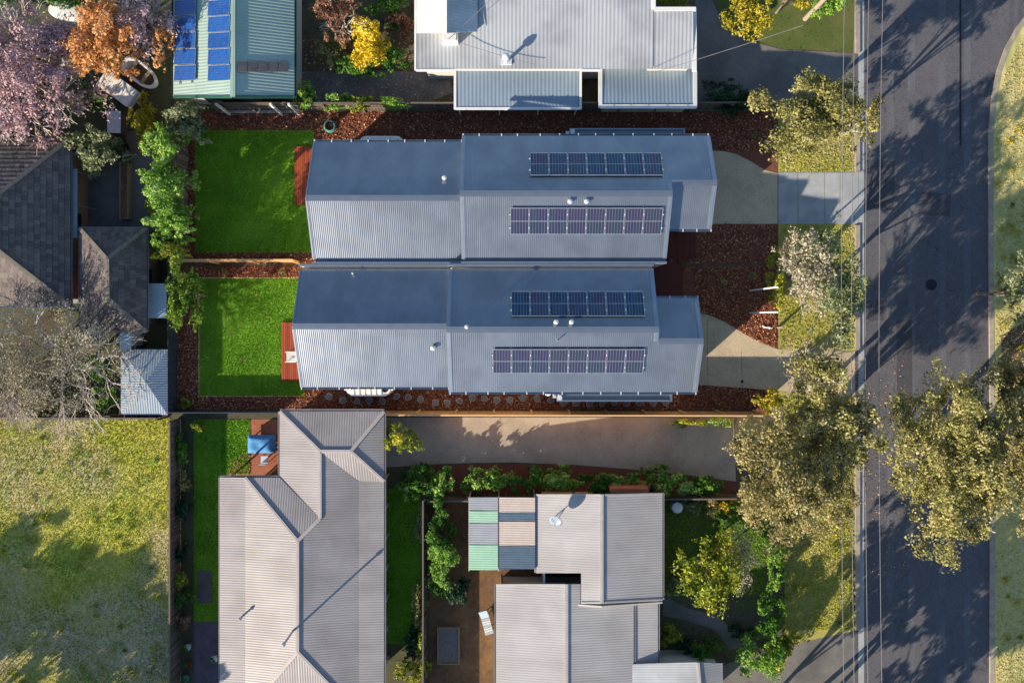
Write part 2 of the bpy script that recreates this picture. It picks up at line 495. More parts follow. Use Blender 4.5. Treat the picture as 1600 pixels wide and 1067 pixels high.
def tiled_plane(name, pts, mat, parent, tile=.3, course=.33):
    """courses of roof tiles cut to the polygon, each course lifted at its lower edge over the one below"""
    pts = [Vector(p) for p in pts]
    u, v, n = plane_basis(pts)
    o = sum(pts, Vector()) / len(pts)
    q = [((p - o).dot(u), (p - o).dot(v)) for p in pts]
    V, T = [], []
    v0 = min(b for _, b in q)
    k = 0
    while v0 + k * course < max(b for _, b in q):
        a, b = v0 + k * course, v0 + (k + 1) * course
        band = clip(clip(q, 0, 1, b), 0, -1, -a)
        if len(band) > 2:
            x0, x1 = min(p[0] for p in band), max(p[0] for p in band)
            j = math.floor(x0 / tile)
            while (j * tile) < x1:
                xa = j * tile + (k % 2) * tile / 2
                t = clip(clip(band, 1, 0, xa + tile - .012), -1, 0, -xa)
                if len(t) > 2:
                    lift = rnd.uniform(.03, .05)
                    top = [o + u * p[0] + v * p[1] + n * (.004 + lift * (b - p[1]) / course) for p in t]
                    tt = rnd.uniform(.1, .9)
                    for i in range(1, len(top) - 1):
                        V.append([top[0], top[i], top[i + 1], top[i + 1]]); T.append(tt)
                    e = [i for i in range(len(t)) if abs(t[i][1] - a) < 1e-5]
                    if len(e) == 2:
                        p0, p1 = top[e[0]], top[e[1]]
                        V.append([p0, p1, p1 - n * .04, p0 - n * .04]); T.append(tt)
                j += 1
        k += 1
    tri = [f[:3] for f in V]
    tri += [[f[0], f[2], f[3]] for f in V if (f[2] - f[3]).length > 1e-6]
    tt = T + [t for f, t in zip(V, T) if (f[2] - f[3]).length > 1e-6]
    quads(name, np.array([[tuple(p) for p in f] for f in tri]), mat, parent, tt, 3)
    mb = MB()
    kk = len(pts)
    mb.add([p - n * .05 for p in pts] + [p - n * .002 for p in pts], [tuple(range(kk)), tuple(range(kk, 2 * kk))] + [(i, (i + 1) % kk, kk + (i + 1) % kk, kk + i) for i in range(kk)])
    mb.build('roof_sarking', M['black'], parent)


def caps(parent, edges, mat, w=.22, h=.05, name='ridge_cap'):
    for p, q in edges:
        mb = MB(); p, q = Vector(p), Vector(q)
        d = (q - p).normalized()
        mb.beam(p + Vector((0, 0, .018)), q + Vector((0, 0, .018)), w, h)
        mb.beam(p + Vector((0, 0, .018 + h)), q + Vector((0, 0, .018 + h)), w * .3, .008)
        mb.build(name, mat, parent)


def gutters(parent, edges, mat, w=.13, h=.11, brackets=0):
    for p, q in edges:
        p, q = Vector(p), Vector(q)
        d = (q - p).normalized()
        side = d.cross(Vector((0, 0, 1)))
        mb = MB()
        z = Vector((0, 0, -.13))
        mb.beam(p + z, q + z, w, .012)
        for sgn in (-1, 1):
            mb.beam(p + z + side * sgn * w / 2, q + z + side * sgn * w / 2, .014, h + .01)
        mb.build('gutter', mat, parent)
        if brackets:
            k = max(1, int((q - p).length / brackets))
            for i in range(k + 1):
                m = p.lerp(q, min(.995, max(.005, (i + rnd.uniform(-.12, .12)) / k)))
                b = MB()
                b.beam(m - side * .09 + Vector((0, 0, .0)), m + side * .10 + Vector((0, 0, .0)), .07, .02)
                b.build('gutter_bracket', M['white_metal'], parent)


def walls(parent, pts, z0, z1, mat, name='wall'):
    """one wall per side of the footprint, each with its own thickness"""
    n = len(pts)
    a = sum(pts[i][0] * pts[(i + 1) % n][1] - pts[(i + 1) % n][0] * pts[i][1] for i in range(n))
    pts = [Vector((p[0], p[1], 0)) for p in (pts if a > 0 else pts[::-1])]
    for i in range(n):
        p, q = pts[i], pts[(i + 1) % n]
        d = (q - p).normalized()
        mb = MB()
        mb.prism([p, q - d * .12, q - d * .12 + Vector((-d.y, d.x, 0)) * .12, p + Vector((-d.y, d.x, 0)) * .12], z0, z1)
        mb.build(name, mat, parent)


def opening(parent, c, d, w, h, z, name='window', proud=.03, mats=None, bars=1):
    """window or glazed door on a wall: frame with glass set into it; c on the wall face, d outward"""
    d = Vector((d[0], d[1], 0)).normalized()
    t = Vector((-d.y, d.x, 0))
    c = Vector((c[0], c[1], z))
    mb = MB()
    fr = .07
    up = Vector((0, 0, 1))
    a, b = c - t * w / 2, c + t * w / 2
    o = d * proud
    mb.beam(a + o, b + o, .1, fr)
    mb.beam(a + o + up * (h - fr), b + o + up * (h - fr), .1, fr)
    for i in range(bars + 2):
        x = a.lerp(b, .03 + .94 * i / (bars + 1)) + o
        mb.box((x.x - .04, x.y - .04, z + fr), (x.x + .04, x.y + .04, z + h - fr))
    f = mb.build(name, M['frame_dark'] if mats is None else mats[0], parent)
    g = MB()
    p, q = a + o * .8, b + o * .8
    g.beam(p + up * .05, q + up * .05, .02, h - .1)
    g.build('pane', M['glass'], f)


# ---------------------------------------------------------------- plants
def leaf_faces(C, size, up=.5, asp=.55, out=None):
    N = len(C)
    n = rng.normal(size=(N, 3))
    if out is not None: n += out * .9
    n[:, 2] = n[:, 2] + up
    n /= np.linalg.norm(n, axis=1)[:, None] + 1e-9
    t = np.cross(n, rng.normal(size=(N, 3)))
    t /= np.linalg.norm(t, axis=1)[:, None] + 1e-9
    b = np.cross(n, t)
    s = (size * rng.uniform(.6, 1.35, N))[:, None]
    return np.stack([C - t * s, C - b * s * asp + n * s * .12, C + t * s, C + b * s * asp + n * s * .12], axis=1)


def clump_points(c, r, n_cl, n, rel=.36, low=-.55, rnd_tint=.5):
    """points on ragged clumps filling an ellipsoid crown; returns points, outward vectors, tints"""
    c, r = np.array(c), np.array(r)
    d = rng.normal(size=(n_cl, 3)); d /= np.linalg.norm(d, axis=1)[:, None]
    d[:, 2] = np.where(d[:, 2] < low, -d[:, 2], d[:, 2])
    rad = rng.uniform(.12, .84, n_cl) ** .62
    cc = d * rad[:, None]
    cr = rng.uniform(.6, 1.25, n_cl) * rel
    ct = rng.uniform(0, 1, n_cl)
    w = cr ** 2; w /= w.sum()
    idx = rng.choice(n_cl, n, p=w)
    ns = 9
    sd = rng.normal(size=(n_cl, ns, 3)); sd /= np.linalg.norm(sd, axis=2)[:, :, None]
    sd[:, :, 2] = np.where(sd[:, :, 2] < -.3, -sd[:, :, 2] * .6, sd[:, :, 2])
    sd *= rng.uniform(.35, 1.0, (n_cl, ns))[:, :, None]
    sr = rng.uniform(.22, .58, (n_cl, ns))
    st = rng.normal(0, .14, (n_cl, ns))
    an = rng.uniform(.75, 1.3, (n_cl, 3)) * np.array([1, 1, .75])
    j = rng.integers(0, ns, n)
    e = rng.normal(size=(n, 3)); e /= np.linalg.norm(e, axis=1)[:, None]
    k = rng.uniform(.05, 1.0, n) ** .45
    k = np.where(rng.random(n) < .10, k * rng.uniform(1, 1.7, n), k)
    off = sd[idx, j] + e * (k * sr[idx, j])[:, None]
    pt = cc[idx] + off * cr[idx][:, None] * an[idx]
    e = off / (np.linalg.norm(off, axis=1)[:, None] + 1e-6) * .6 + e * .4
    ti = np.clip(.5 + (ct[idx] - .5) * rnd_tint + st[idx, j] + rng.normal(0, .15, n), 0, 1)
    return c + pt * r * 1.13, e, ti, c + cc * r


def plant(name, label, px, py, rx, ry, h, leaf, cat, group=None, size=.13, dens=1.0, base=None, trunk='bark', n_cl=None, rel=.36, stem=.0, up=.5, spread=1.0, limbs=True, twigs=0):
    """tree or shrub: px, py, rx, ry is where its crown shows in the photo; stem is the bare height under the crown"""
    zc = stem + (h - stem) * .5
    s = (CAM_H - zc) / F
    c = P(px, py, zc)
    RX, RY, RZ = rx * s, ry * s, (h - stem) / 2
    root = empty(name, (c.x, c.y, 0), label, cat, group)
    area = RX * RY * 3.1
    size *= .72
    n = int(min(70000, max(420, area * 3.6 / (size * size) * dens)))
    ncl = n_cl or int(max(12, min(80, area * 3)))
    pt, e, ti, cc = clump_points(c, (RX, RY, RZ), ncl, n, rel)
    pt[:, 2] = np.maximum(pt[:, 2], .04)
    mb = MB()
    r0 = max(.02, h * .017)
    top = Vector((c.x + rnd.uniform(-.1, .1) * RX, c.y + rnd.uniform(-.1, .1) * RY, zc + RZ * .25))
    b0 = Vector((c.x, c.y, -.05))
    if stem > 1.9:                       # street trees lean a little outwards
        g = P(px, py, 0)
        b0 += (Vector((g.x, g.y, 0)) - Vector((c.x, c.y, 0))) * .5
    mid = b0.lerp(top, .5) + Vector((rnd.uniform(-.06, .06) * h * .5, rnd.uniform(-.06, .06) * h * .5, 0))
    mb.tube([b0, b0.lerp(mid, .5), mid, top], [r0 * 1.3, r0, r0 * .8, r0 * .35], 7)
    if limbs:
        for k in range(min(len(cc), 12)):
            tip = Vector(cc[k])
            st = b0.lerp(mid, rnd.uniform(.5, 1.0)) if h > 2 else b0.lerp(mid, .3)
            m2 = st.lerp(tip, .55) + Vector((0, 0, .12 * (tip - st).length))
            mb.tube([st, m2, tip], [r0 * .5, r0 * .32, r0 * .12], 5)
    mb.build('trunk' if h > 2 else 'stem', M[trunk], root, smooth=True)
    quads('crown' if h > 2 else 'foliage', leaf_faces(pt, size, up, .55, e), LEAF[leaf], root, ti)
    if twigs:
        twig_crown(root, c, RX, RY, RZ, twigs, mid)
    return root


def twig_crown(root, c, RX, RY, RZ, n, start, mat='twig', name='branches'):
    """bare winter crown: limbs that fork four times into thin twigs"""
    mb = MB()
    todo = []
    for k in range(9):
        a = 2 * math.pi * (k + rnd.uniform(-.3, .3)) / 9
        todo.append((Vector(start), Vector((math.cos(a) * RX, math.sin(a) * RY, RZ * rnd.uniform(.3, 1.1))) * .45, .07 * max(1, RX / 3), 0))
    cnt = 0
    while todo and cnt < n:
        p, d, r, lv = todo.pop(0)
        q = p + d
        bend = p.lerp(q, .5) + Vector((rnd.uniform(-.1, .1), rnd.uniform(-.1, .1), rnd.uniform(-.05, .1))) * d.length
        mb.tube([p, bend, q], [r, r * .8, r * .6], 3 if lv > 1 else 5, caps=False)
        cnt += 1
        if lv < 5:
            for k in range(3 if lv < 4 else 2):
                f = Vector((rnd.uniform(-.7, .7), rnd.uniform(-.7, .7), rnd.uniform(-.35, .5))) * d.length
                nd = (d * .72 + f * .8)
                nd = nd.normalized() * d.length * rnd.uniform(.62, .85)
                todo.append((bend.lerp(q, rnd.uniform(.3, 1)), nd, r * .6, lv + 1))
    mb.build(name, M[mat], root)


def in_poly(x, y, poly):
    r = np.zeros(len(x), bool)
    j = len(poly) - 1
    for i in range(len(poly)):
        xi, yi, xj, yj = poly[i][0], poly[i][1], poly[j][0], poly[j][1]
        if yi != yj:
            r ^= ((yi > y) != (yj > y)) & (x < (xj - xi) * (y - yi) / (yj - yi) + xi)
        j = i
    return r


def scatter(poly, n):
    x0, x1 = min(p[0] for p in poly), max(p[0] for p in poly)
    y0, y1 = min(p[1] for p in poly), max(p[1] for p in poly)
    out = np.zeros((0, 2))
    while len(out) < n:
        x, y = rng.uniform(x0, x1, n), rng.uniform(y0, y1, n)
        k = in_poly(x, y, poly)
        out = np.vstack([out, np.stack([x[k], y[k]], 1)])
    return out[:n]


def tufts(name, px_poly, n, mat, z=.02, size=.05, up=.3, tmul=.5):
    """short grass blades as real leaves lying at all angles; colour drifts in patches"""
    poly = [P(x, y) for x, y in px_poly]
    xy = scatter(poly, n)
    C = np.column_stack([xy, z + rng.uniform(0, .04, n)])
    t = .45 + .30 * (np.sin(xy[:, 0] * .9 + 1.3 * np.sin(xy[:, 1] * .7)) * np.cos(xy[:, 1] * 1.1 + .8 * np.sin(xy[:, 0] * .5))) + rng.normal(0, .2, n)
    o = quads(name, leaf_faces(C, size, up, .3), mat, None, np.clip(t, 0, 1))
    return tag(o, kind='stuff')


def weeds(name, px_poly, n, leaf, size=.1, per=45, spread=.3, z=.05):
    """rough clumps of broader leaves standing in the grass"""
    xy = scatter([P(x, y) for x, y in px_poly], n)
    r = spread * rng.uniform(.3, 1.3, n)
    k = np.repeat(np.arange(n), per)
    d = rng.normal(0, .5, (n * per, 2)) * r[k][:, None]
    C = np.column_stack([xy[k] + d, z + rng.uniform(0, .12, n * per)])
    o = quads(name, leaf_faces(C, size, .5, .4), leaf, None, np.clip(rng.uniform(.1, .9, n)[k] + rng.normal(0, .12, n * per), 0, 1))
    return tag(o, kind='stuff')


def chips(name, px_poly, n, size=.07, holes=()):
    """bark chips lying on the beds"""
    poly = [P(x, y) for x, y in px_poly]
    xy = scatter(poly, n)
    for h in holes:
        xy = xy[~in_poly(xy[:, 0], xy[:, 1], [P(x, y) for x, y in h])]
    k = len(xy)
    C = np.column_stack([xy, .02 + rng.uniform(0, .035, k)])
    o = quads(name, leaf_faces(C, size, 1.2, .5), M['chip'], None, np.clip(rng.beta(1.4, 1.6, k), 0, 1))
    return tag(o, kind='stuff')


def sheet(name, px_poly, z, mat, kind='structure'):
    mb = MB()
    mb.poly([P(x, y).to_2d().to_3d() + Vector((0, 0, z)) for x, y in px_poly])
    o = mb.build(name, M[mat])
    for p in o.data.polygons:
        if p.normal.z < 0: p.flip()
    return tag(o, kind=kind)


def R(x0, y0, x1, y1):
    return [(x0, y0), (x1, y0), (x1, y1), (x0, y1)]

# ---------------------------------------------------------------- the setting: ground, road, kerbs, drives, beds
sheet('ground', R(-9000, -9000, 11000, 11000), 0, 'soil')
sheet('backyard_ground', R(-400, -500, 264, 650), .004, 'dark_soil')
sheet('yard_paving', [(120, 244), (246, 244), (246, 362), (120, 362)], .008, 'dark_paving')
sheet('side_path', [(196, 205), (232, 205), (240, 244), (196, 244)], .008, 'dark_paving')
sheet('pale_path', R(112, 376, 128, 474), .010, 'concrete')
sheet('grass_field', R(-900, 652, 266, 2200), .004, 'field')
sheet('garden_ground', R(465, -500, 712, 178), .004, 'dark_soil')
sheet('gravel_path', [(472, 112), (700, 112), (708, 145), (640, 172), (470, 172)], .008, 'old_asphalt')
sheet('driveway', [(1086, -40), (1112, 0), (1130, 40), (1165, 62), (1220, 78), (1336, 84), (1336, 160), (1220, 160), (1180, 174), (1086, 174)], .008, 'old_asphalt')
sheet('front_lawn', [(1118, -300), (1336, -300), (1336, 82), (1222, 76), (1168, 60), (1134, 38), (1118, 0)], .006, 'dull_turf')
sheet('nature_strip', [(1216, 160), (1336, 160), (1336, 2200), (1216, 2200)], .004, 'dry_turf')
sheet('garden_bed', R(286, 175, 1214, 412), .006, 'mulch')
sheet('garden_bed', R(270, 416, 1214, 646), .006, 'mulch')
sheet('lawn', R(305, 204, 490, 395), .010, 'turf')
sheet('lawn', R(312, 435, 476, 618), .010, 'turf')
sheet('driveway', [(1085, 236), (1128, 236), (1150, 241), (1172, 252), (1195, 266), (1215, 271), (1215, 350), (1085, 350)], .012, 'aggregate')
sheet('driveway', [(1070, 484), (1097, 490), (1115, 495), (1131, 502), (1147, 512), (1163, 522), (1188, 535), (1216, 546), (1336, 549), (1336, 618), (1216, 610), (1090, 601), (1060, 599)], .012, 'aggregate')
sheet('shared_driveway', [(601, 652), (1146, 652), (1150, 752), (1100, 745), (1000, 734), (900, 726), (800, 722), (700, 724), (601, 730)], .008, 'grey_aggregate')
sheet('garden_bed', [(700, 726), (800, 724), (900, 728), (1000, 736), (1100, 747), (1150, 754), (1150, 772), (640, 772), (640, 730)], .006, 'mulch')
sheet('side_lawn', R(303, 655, 343, 970), .006, 'turf')
sheet('back_lawn', R(343, 655, 392, 742), .006, 'turf')
sheet('side_lawn', R(603, 764, 657, 1005), .006, 'turf')
sheet('garden_bed', R(268, 655, 302, 1300), .006, 'dark_soil')
sheet('paved_court', R(303, 971, 344, 1300), .008, 'plum_paving')
sheet('brick_patio', [(392, 655), (438, 655), (438, 742), (355, 742), (362, 722), (388, 700)], .010, 'brick_paving')
sheet('dirt_yard', R(671, 776, 842, 1300), .006, 'dirt')
sheet('front_lawn', R(1036, 772, 1196, 930), .008, 'dull_turf')
sheet('front_garden_ground', R(1030, 772, 1226, 1200), .006, 'dark_soil')
sheet('garden_path', [(1036, 930), (1075, 950), (1120, 962), (1150, 985), (1160, 1010), (1140, 1015), (1120, 985), (1070, 968), (1036, 962)], .010, 'old_asphalt')
sheet('driveway', [(1130, 1038), (1220, 1010), (1336, 985), (1336, 1100), (1130, 1300)], .010, 'old_asphalt')
kerb_pts = [(1549, 2200), (1549, 1067), (1550, 700), (1547, 400), (1547, 210), (1551, 160), (1559, 115), (1572, 78), (1590, 45), (1612, 18), (1650, -12), (1720, -45), (1900, -80), (3000, -130)]
sheet('road', [(1336, 2200), (1336, -1500), (1552, -1500), (1552, -420), (3000, -420)] + kerb_pts[::-1], .012, 'asphalt')


def slab(name, px_poly, z0, z1, mat):
    mb = MB()
    mb.prism([P(x, y) for x, y in px_poly], z0, z1)
    return tag(mb.build(name, M[mat]), kind='structure')


slab('grass_verge', kerb_pts + [(3000, 2200)], -.05, .10, 'verge')


def kerb(pts, w=.32, h=.12):
    """kerb of separate cast lengths with open joints"""
    root = tag(empty('kerb', P(*pts[0])), kind='structure')
    w3 = [P(x, y) for x, y in pts]
    first = None
    for a, b in zip(w3, w3[1:]):
        n = max(1, round((b - a).length / 2.4)) if (b - a).length < 60 else 1
        for i in range(n):
            p, q = a.lerp(b, i / n), a.lerp(b, (i + 1) / n)
            d = (q - p).normalized()
            mb = MB()
            mb.beam(p + d * .006, q - d * .006, w, h)
            mb.build('kerb_stone', M['kerb'], root)


kerb([(1549, 1400), (1549, 1067), (1550, 700), (1547, 400), (1547, 210), (1551, 160), (1559, 115), (1572, 78), (1590, 45), (1612, 18), (1650, -12), (1720, -45)])
kerb([(1339, -220), (1339, 84)])
kerb([(1339, 162), (1339, 270)])
kerb([(1339, 352), (1339, 547)])
kerb([(1339, 620), (1339, 984)])
# crossover of four cast slabs
root = tag(empty('crossover', P(1270, 310)), kind='structure')
for a, b in ((1216, 1246), (1247, 1288), (1289, 1312), (1313, 1341)):
    mb = MB()
    mb.prism([P(a, 270), P(b, 270), P(b, 350), P(a, 350)], -.02, .03)
    mb.build('slab', M['concrete'], root)
for x in (1158, 1110):       # saw cuts in the new driveway
    pass
slab('stone_slab', R(309, 891, 331, 941), 0, .05, 'plum_paving')
sheet('road_seam', [(1499, -200), (1502, -200), (1502, 228), (1499, 228)], .017, 'black')
mb = MB()
for a, b in (((1158, 547), (1160, 606)), ((1105, 500), (1106, 602))):
    p, q = P(*a), P(*b)
    mb.beam(p + Vector((0, 0, .010)), q + Vector((0, 0, .010)), .035, .007)
tag(mb.build('driveway_joint', M['stone']), kind='structure')
M['patch_asphalt'] = surf('patch_asphalt', ['3f3e43', '4a494e'], 3, .9, bump=.3, bscale=80, speck='6a686c', sscale=22, samt=.3)
for pl in ([(1352, 250), (1398, 252), (1396, 330), (1353, 326)], [(1440, 300), (1486, 304), (1484, 338), (1441, 336)], [(1400, 500), (1424, 499), (1426, 640), (1402, 642)], [(1356, 470), (1380, 468), (1381, 500), (1357, 502)]):
    sheet('road_patch', pl, .0165, 'patch_asphalt')
M['worn_asphalt'] = surf('worn_asphalt', ['525256', '5d5d61'], 2, .85, bump=.15, bscale=80, patch='4a4a4e', pscale=.5, pamt=.8, speck='828286', sscale=22, samt=.4, stretch=(3, .3, 1))
for x0, x1 in ((1385, 1396), (1418, 1429), (1466, 1477), (1506, 1516)):
    sheet('wheel_track', [(x0, -220), (x1, -220), (x1 + 1, 300), (x1, 700), (x1, 1400), (x0, 1400), (x0 + 1, 700), (x0, 300)], .0145, 'worn_asphalt')
sheet('road_gutter', [(1341, -220), (1350, -220), (1350, 1400), (1341, 1400)], .0165, 'concrete')
mb = MB(); mb.lathe(P(1455, 445) + Vector((0, 0, .012)), [(.38, 0), (.38, .018), (.33, .02), (.30, .012)], 20)
tag(mb.build('manhole_cover', M['black']), 'round dark manhole cover in the middle of the road', 'manhole cover')
mb = MB(); mb.lathe(P(1159.5, 596) + Vector((0, 0, .01)), [(.1, 0), (.1, .02), (.07, .025)], 12)
tag(mb.build('drain_cover', M['black']), 'small dark drain cover at the end of the driveway joint', 'drain')

# ---------------------------------------------------------------- fences


for a, b in (((311, 434), (311, 619)), ((311, 619), (476, 619)), ((311, 434), (470, 434))):
    mb = MB(); mb.beam(P(*a), P(*b), .06, .035)
    tag(mb.build('lawn_edging', M['paling']), kind='structure')


def paling_fence(name, label, a, b, h, mat, posts=2.4, face=1, pitch=.105):
    """timber fence: posts and rails on one side, overlapping palings on the other"""
    a, b = P(*a), P(*b)
    d = (b - a).normalized()
    t = Vector((-d.y, d.x, 0)) * face
    root = empty(name, a.lerp(b, .5), label, 'fence')
    n = max(1, int((b - a).length / posts))
    for i in range(n + 1):
        p = a.lerp(b, i / n)
        mb = MB(); mb.box((p.x - .06, p.y - .05, -.1), (p.x + .06, p.y + .05, h - .04))
        mb.build('post', M[mat], root)
    for z in (.25, h * .55, h - .25):
        mb = MB(); mb.beam(a + t * .07 + Vector((0, 0, z)), b + t * .07 + Vector((0, 0, z)), .045, .09)
        mb.build('rail', M[mat], root)
    V, T = [], []
    k = int((b - a).length / pitch)
    for i in range(k):
        p = a.lerp(b, (i + .5) / k)
        hh = h + rnd.uniform(-.02, .02)
        off = t * (.105 + .016 * (i % 2))
        w = d * pitch * .56
        x0, x1, y = p - w + off, p + w + off, t * .014
        z0, z1 = Vector((0, 0, .02)), Vector((0, 0, hh))
        for f in ([x0 + z0, x1 + z0, x1 + z1, x0 + z1], [x0 + y + z0, x0 + y + z1, x1 + y + z1, x1 + y + z0],
                  [x0 + z1, x1 + z1, x1 + y + z1, x0 + y + z1], [x0 + z0, x0 + z1, x0 + y + z1, x0 + y + z0], [x1 + z0, x1 + y + z0, x1 + y + z1, x1 + z1]):
            V.append([tuple(v) for v in f]); T.append(0)
        tt = rnd.random()
        T[-5:] = [tt] * 5
    o = quads('palings', V, M[mat], root, T)
    o['kind'] = 'stuff'
    mb = MB(); mb.beam(a + t * .11 + Vector((0, 0, h + .02)), b + t * .11 + Vector((0, 0, h + .02)), .1, .035)
    mb.build('capping', M[mat], root)
    return root


def steel_fence(name, label, a, b, h, mat='steel_fence'):
    a, b = P(*a), P(*b)
    d = (b - a).normalized(); t = Vector((-d.y, d.x, 0))
    root = empty(name, a.lerp(b, .5), label, 'fence')
    n = max(1, round((b - a).length / 2.37))
    for i in range(n):
        p, q = a.lerp(b, i / n), a.lerp(b, (i + 1) / n)
        mb = MB()
        k = 24
        vs = []
        for j in range(k + 1):
            m = p.lerp(q, (j + .3) / (k + .6)) + t * (.018 if (j // 2) % 2 else -.018)
            vs += [m + Vector((0, 0, .03)), m + Vector((0, 0, h - .03))]
        mb.add(vs, [(2 * j, 2 * j + 2, 2 * j + 3, 2 * j + 1) for j in range(k)])
        mb.build('panel', M[mat], root)
    for i in range(n + 1):
        p = a.lerp(b, i / n)
        mb = MB(); mb.box((p.x - .035, p.y - .035, 0), (p.x + .035, p.y + .035, h + .01)); mb.build('post', M[mat], root)
    for z in (.02, h - .03):
        mb = MB(); mb.beam(a + Vector((0, 0, z)), b + Vector((0, 0, z)), .06, .05); mb.build('rail', M[mat], root)
    return root


steel_fence('steel_fence', 'dark blue grey steel fence at the back of the middle house lawn', (277, 416), (277, 640), 1.34)
steel_fence('steel_fence', 'dark steel fence along the rear lawn, ending at the cream roofed house', (277, 641), (442, 641), 1.32)
paling_fence('paling_fence', 'honey coloured paling fence between stepping stones and the shared driveway', (599, 640), (1176, 641), 2.0, 'paling', face=-1)
paling_fence('paling_fence', 'short sunlit paling fence dividing the two rear lawns', (279, 411.5), (468, 411.5), 1.5, 'paling', face=1)
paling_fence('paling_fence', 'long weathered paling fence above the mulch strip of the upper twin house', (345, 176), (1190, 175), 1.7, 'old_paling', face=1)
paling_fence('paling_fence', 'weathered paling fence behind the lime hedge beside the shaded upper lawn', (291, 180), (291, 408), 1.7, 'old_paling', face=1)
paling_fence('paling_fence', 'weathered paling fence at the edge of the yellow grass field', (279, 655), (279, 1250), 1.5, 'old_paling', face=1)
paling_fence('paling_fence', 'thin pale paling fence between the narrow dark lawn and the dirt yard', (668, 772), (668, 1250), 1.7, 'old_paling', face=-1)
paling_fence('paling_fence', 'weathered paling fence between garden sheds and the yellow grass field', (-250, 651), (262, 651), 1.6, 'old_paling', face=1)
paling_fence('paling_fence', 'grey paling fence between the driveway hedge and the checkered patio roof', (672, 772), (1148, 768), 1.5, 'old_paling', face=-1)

# ---------------------------------------------------------------- the twin houses
MS = .466
SL = math.atan(MS)


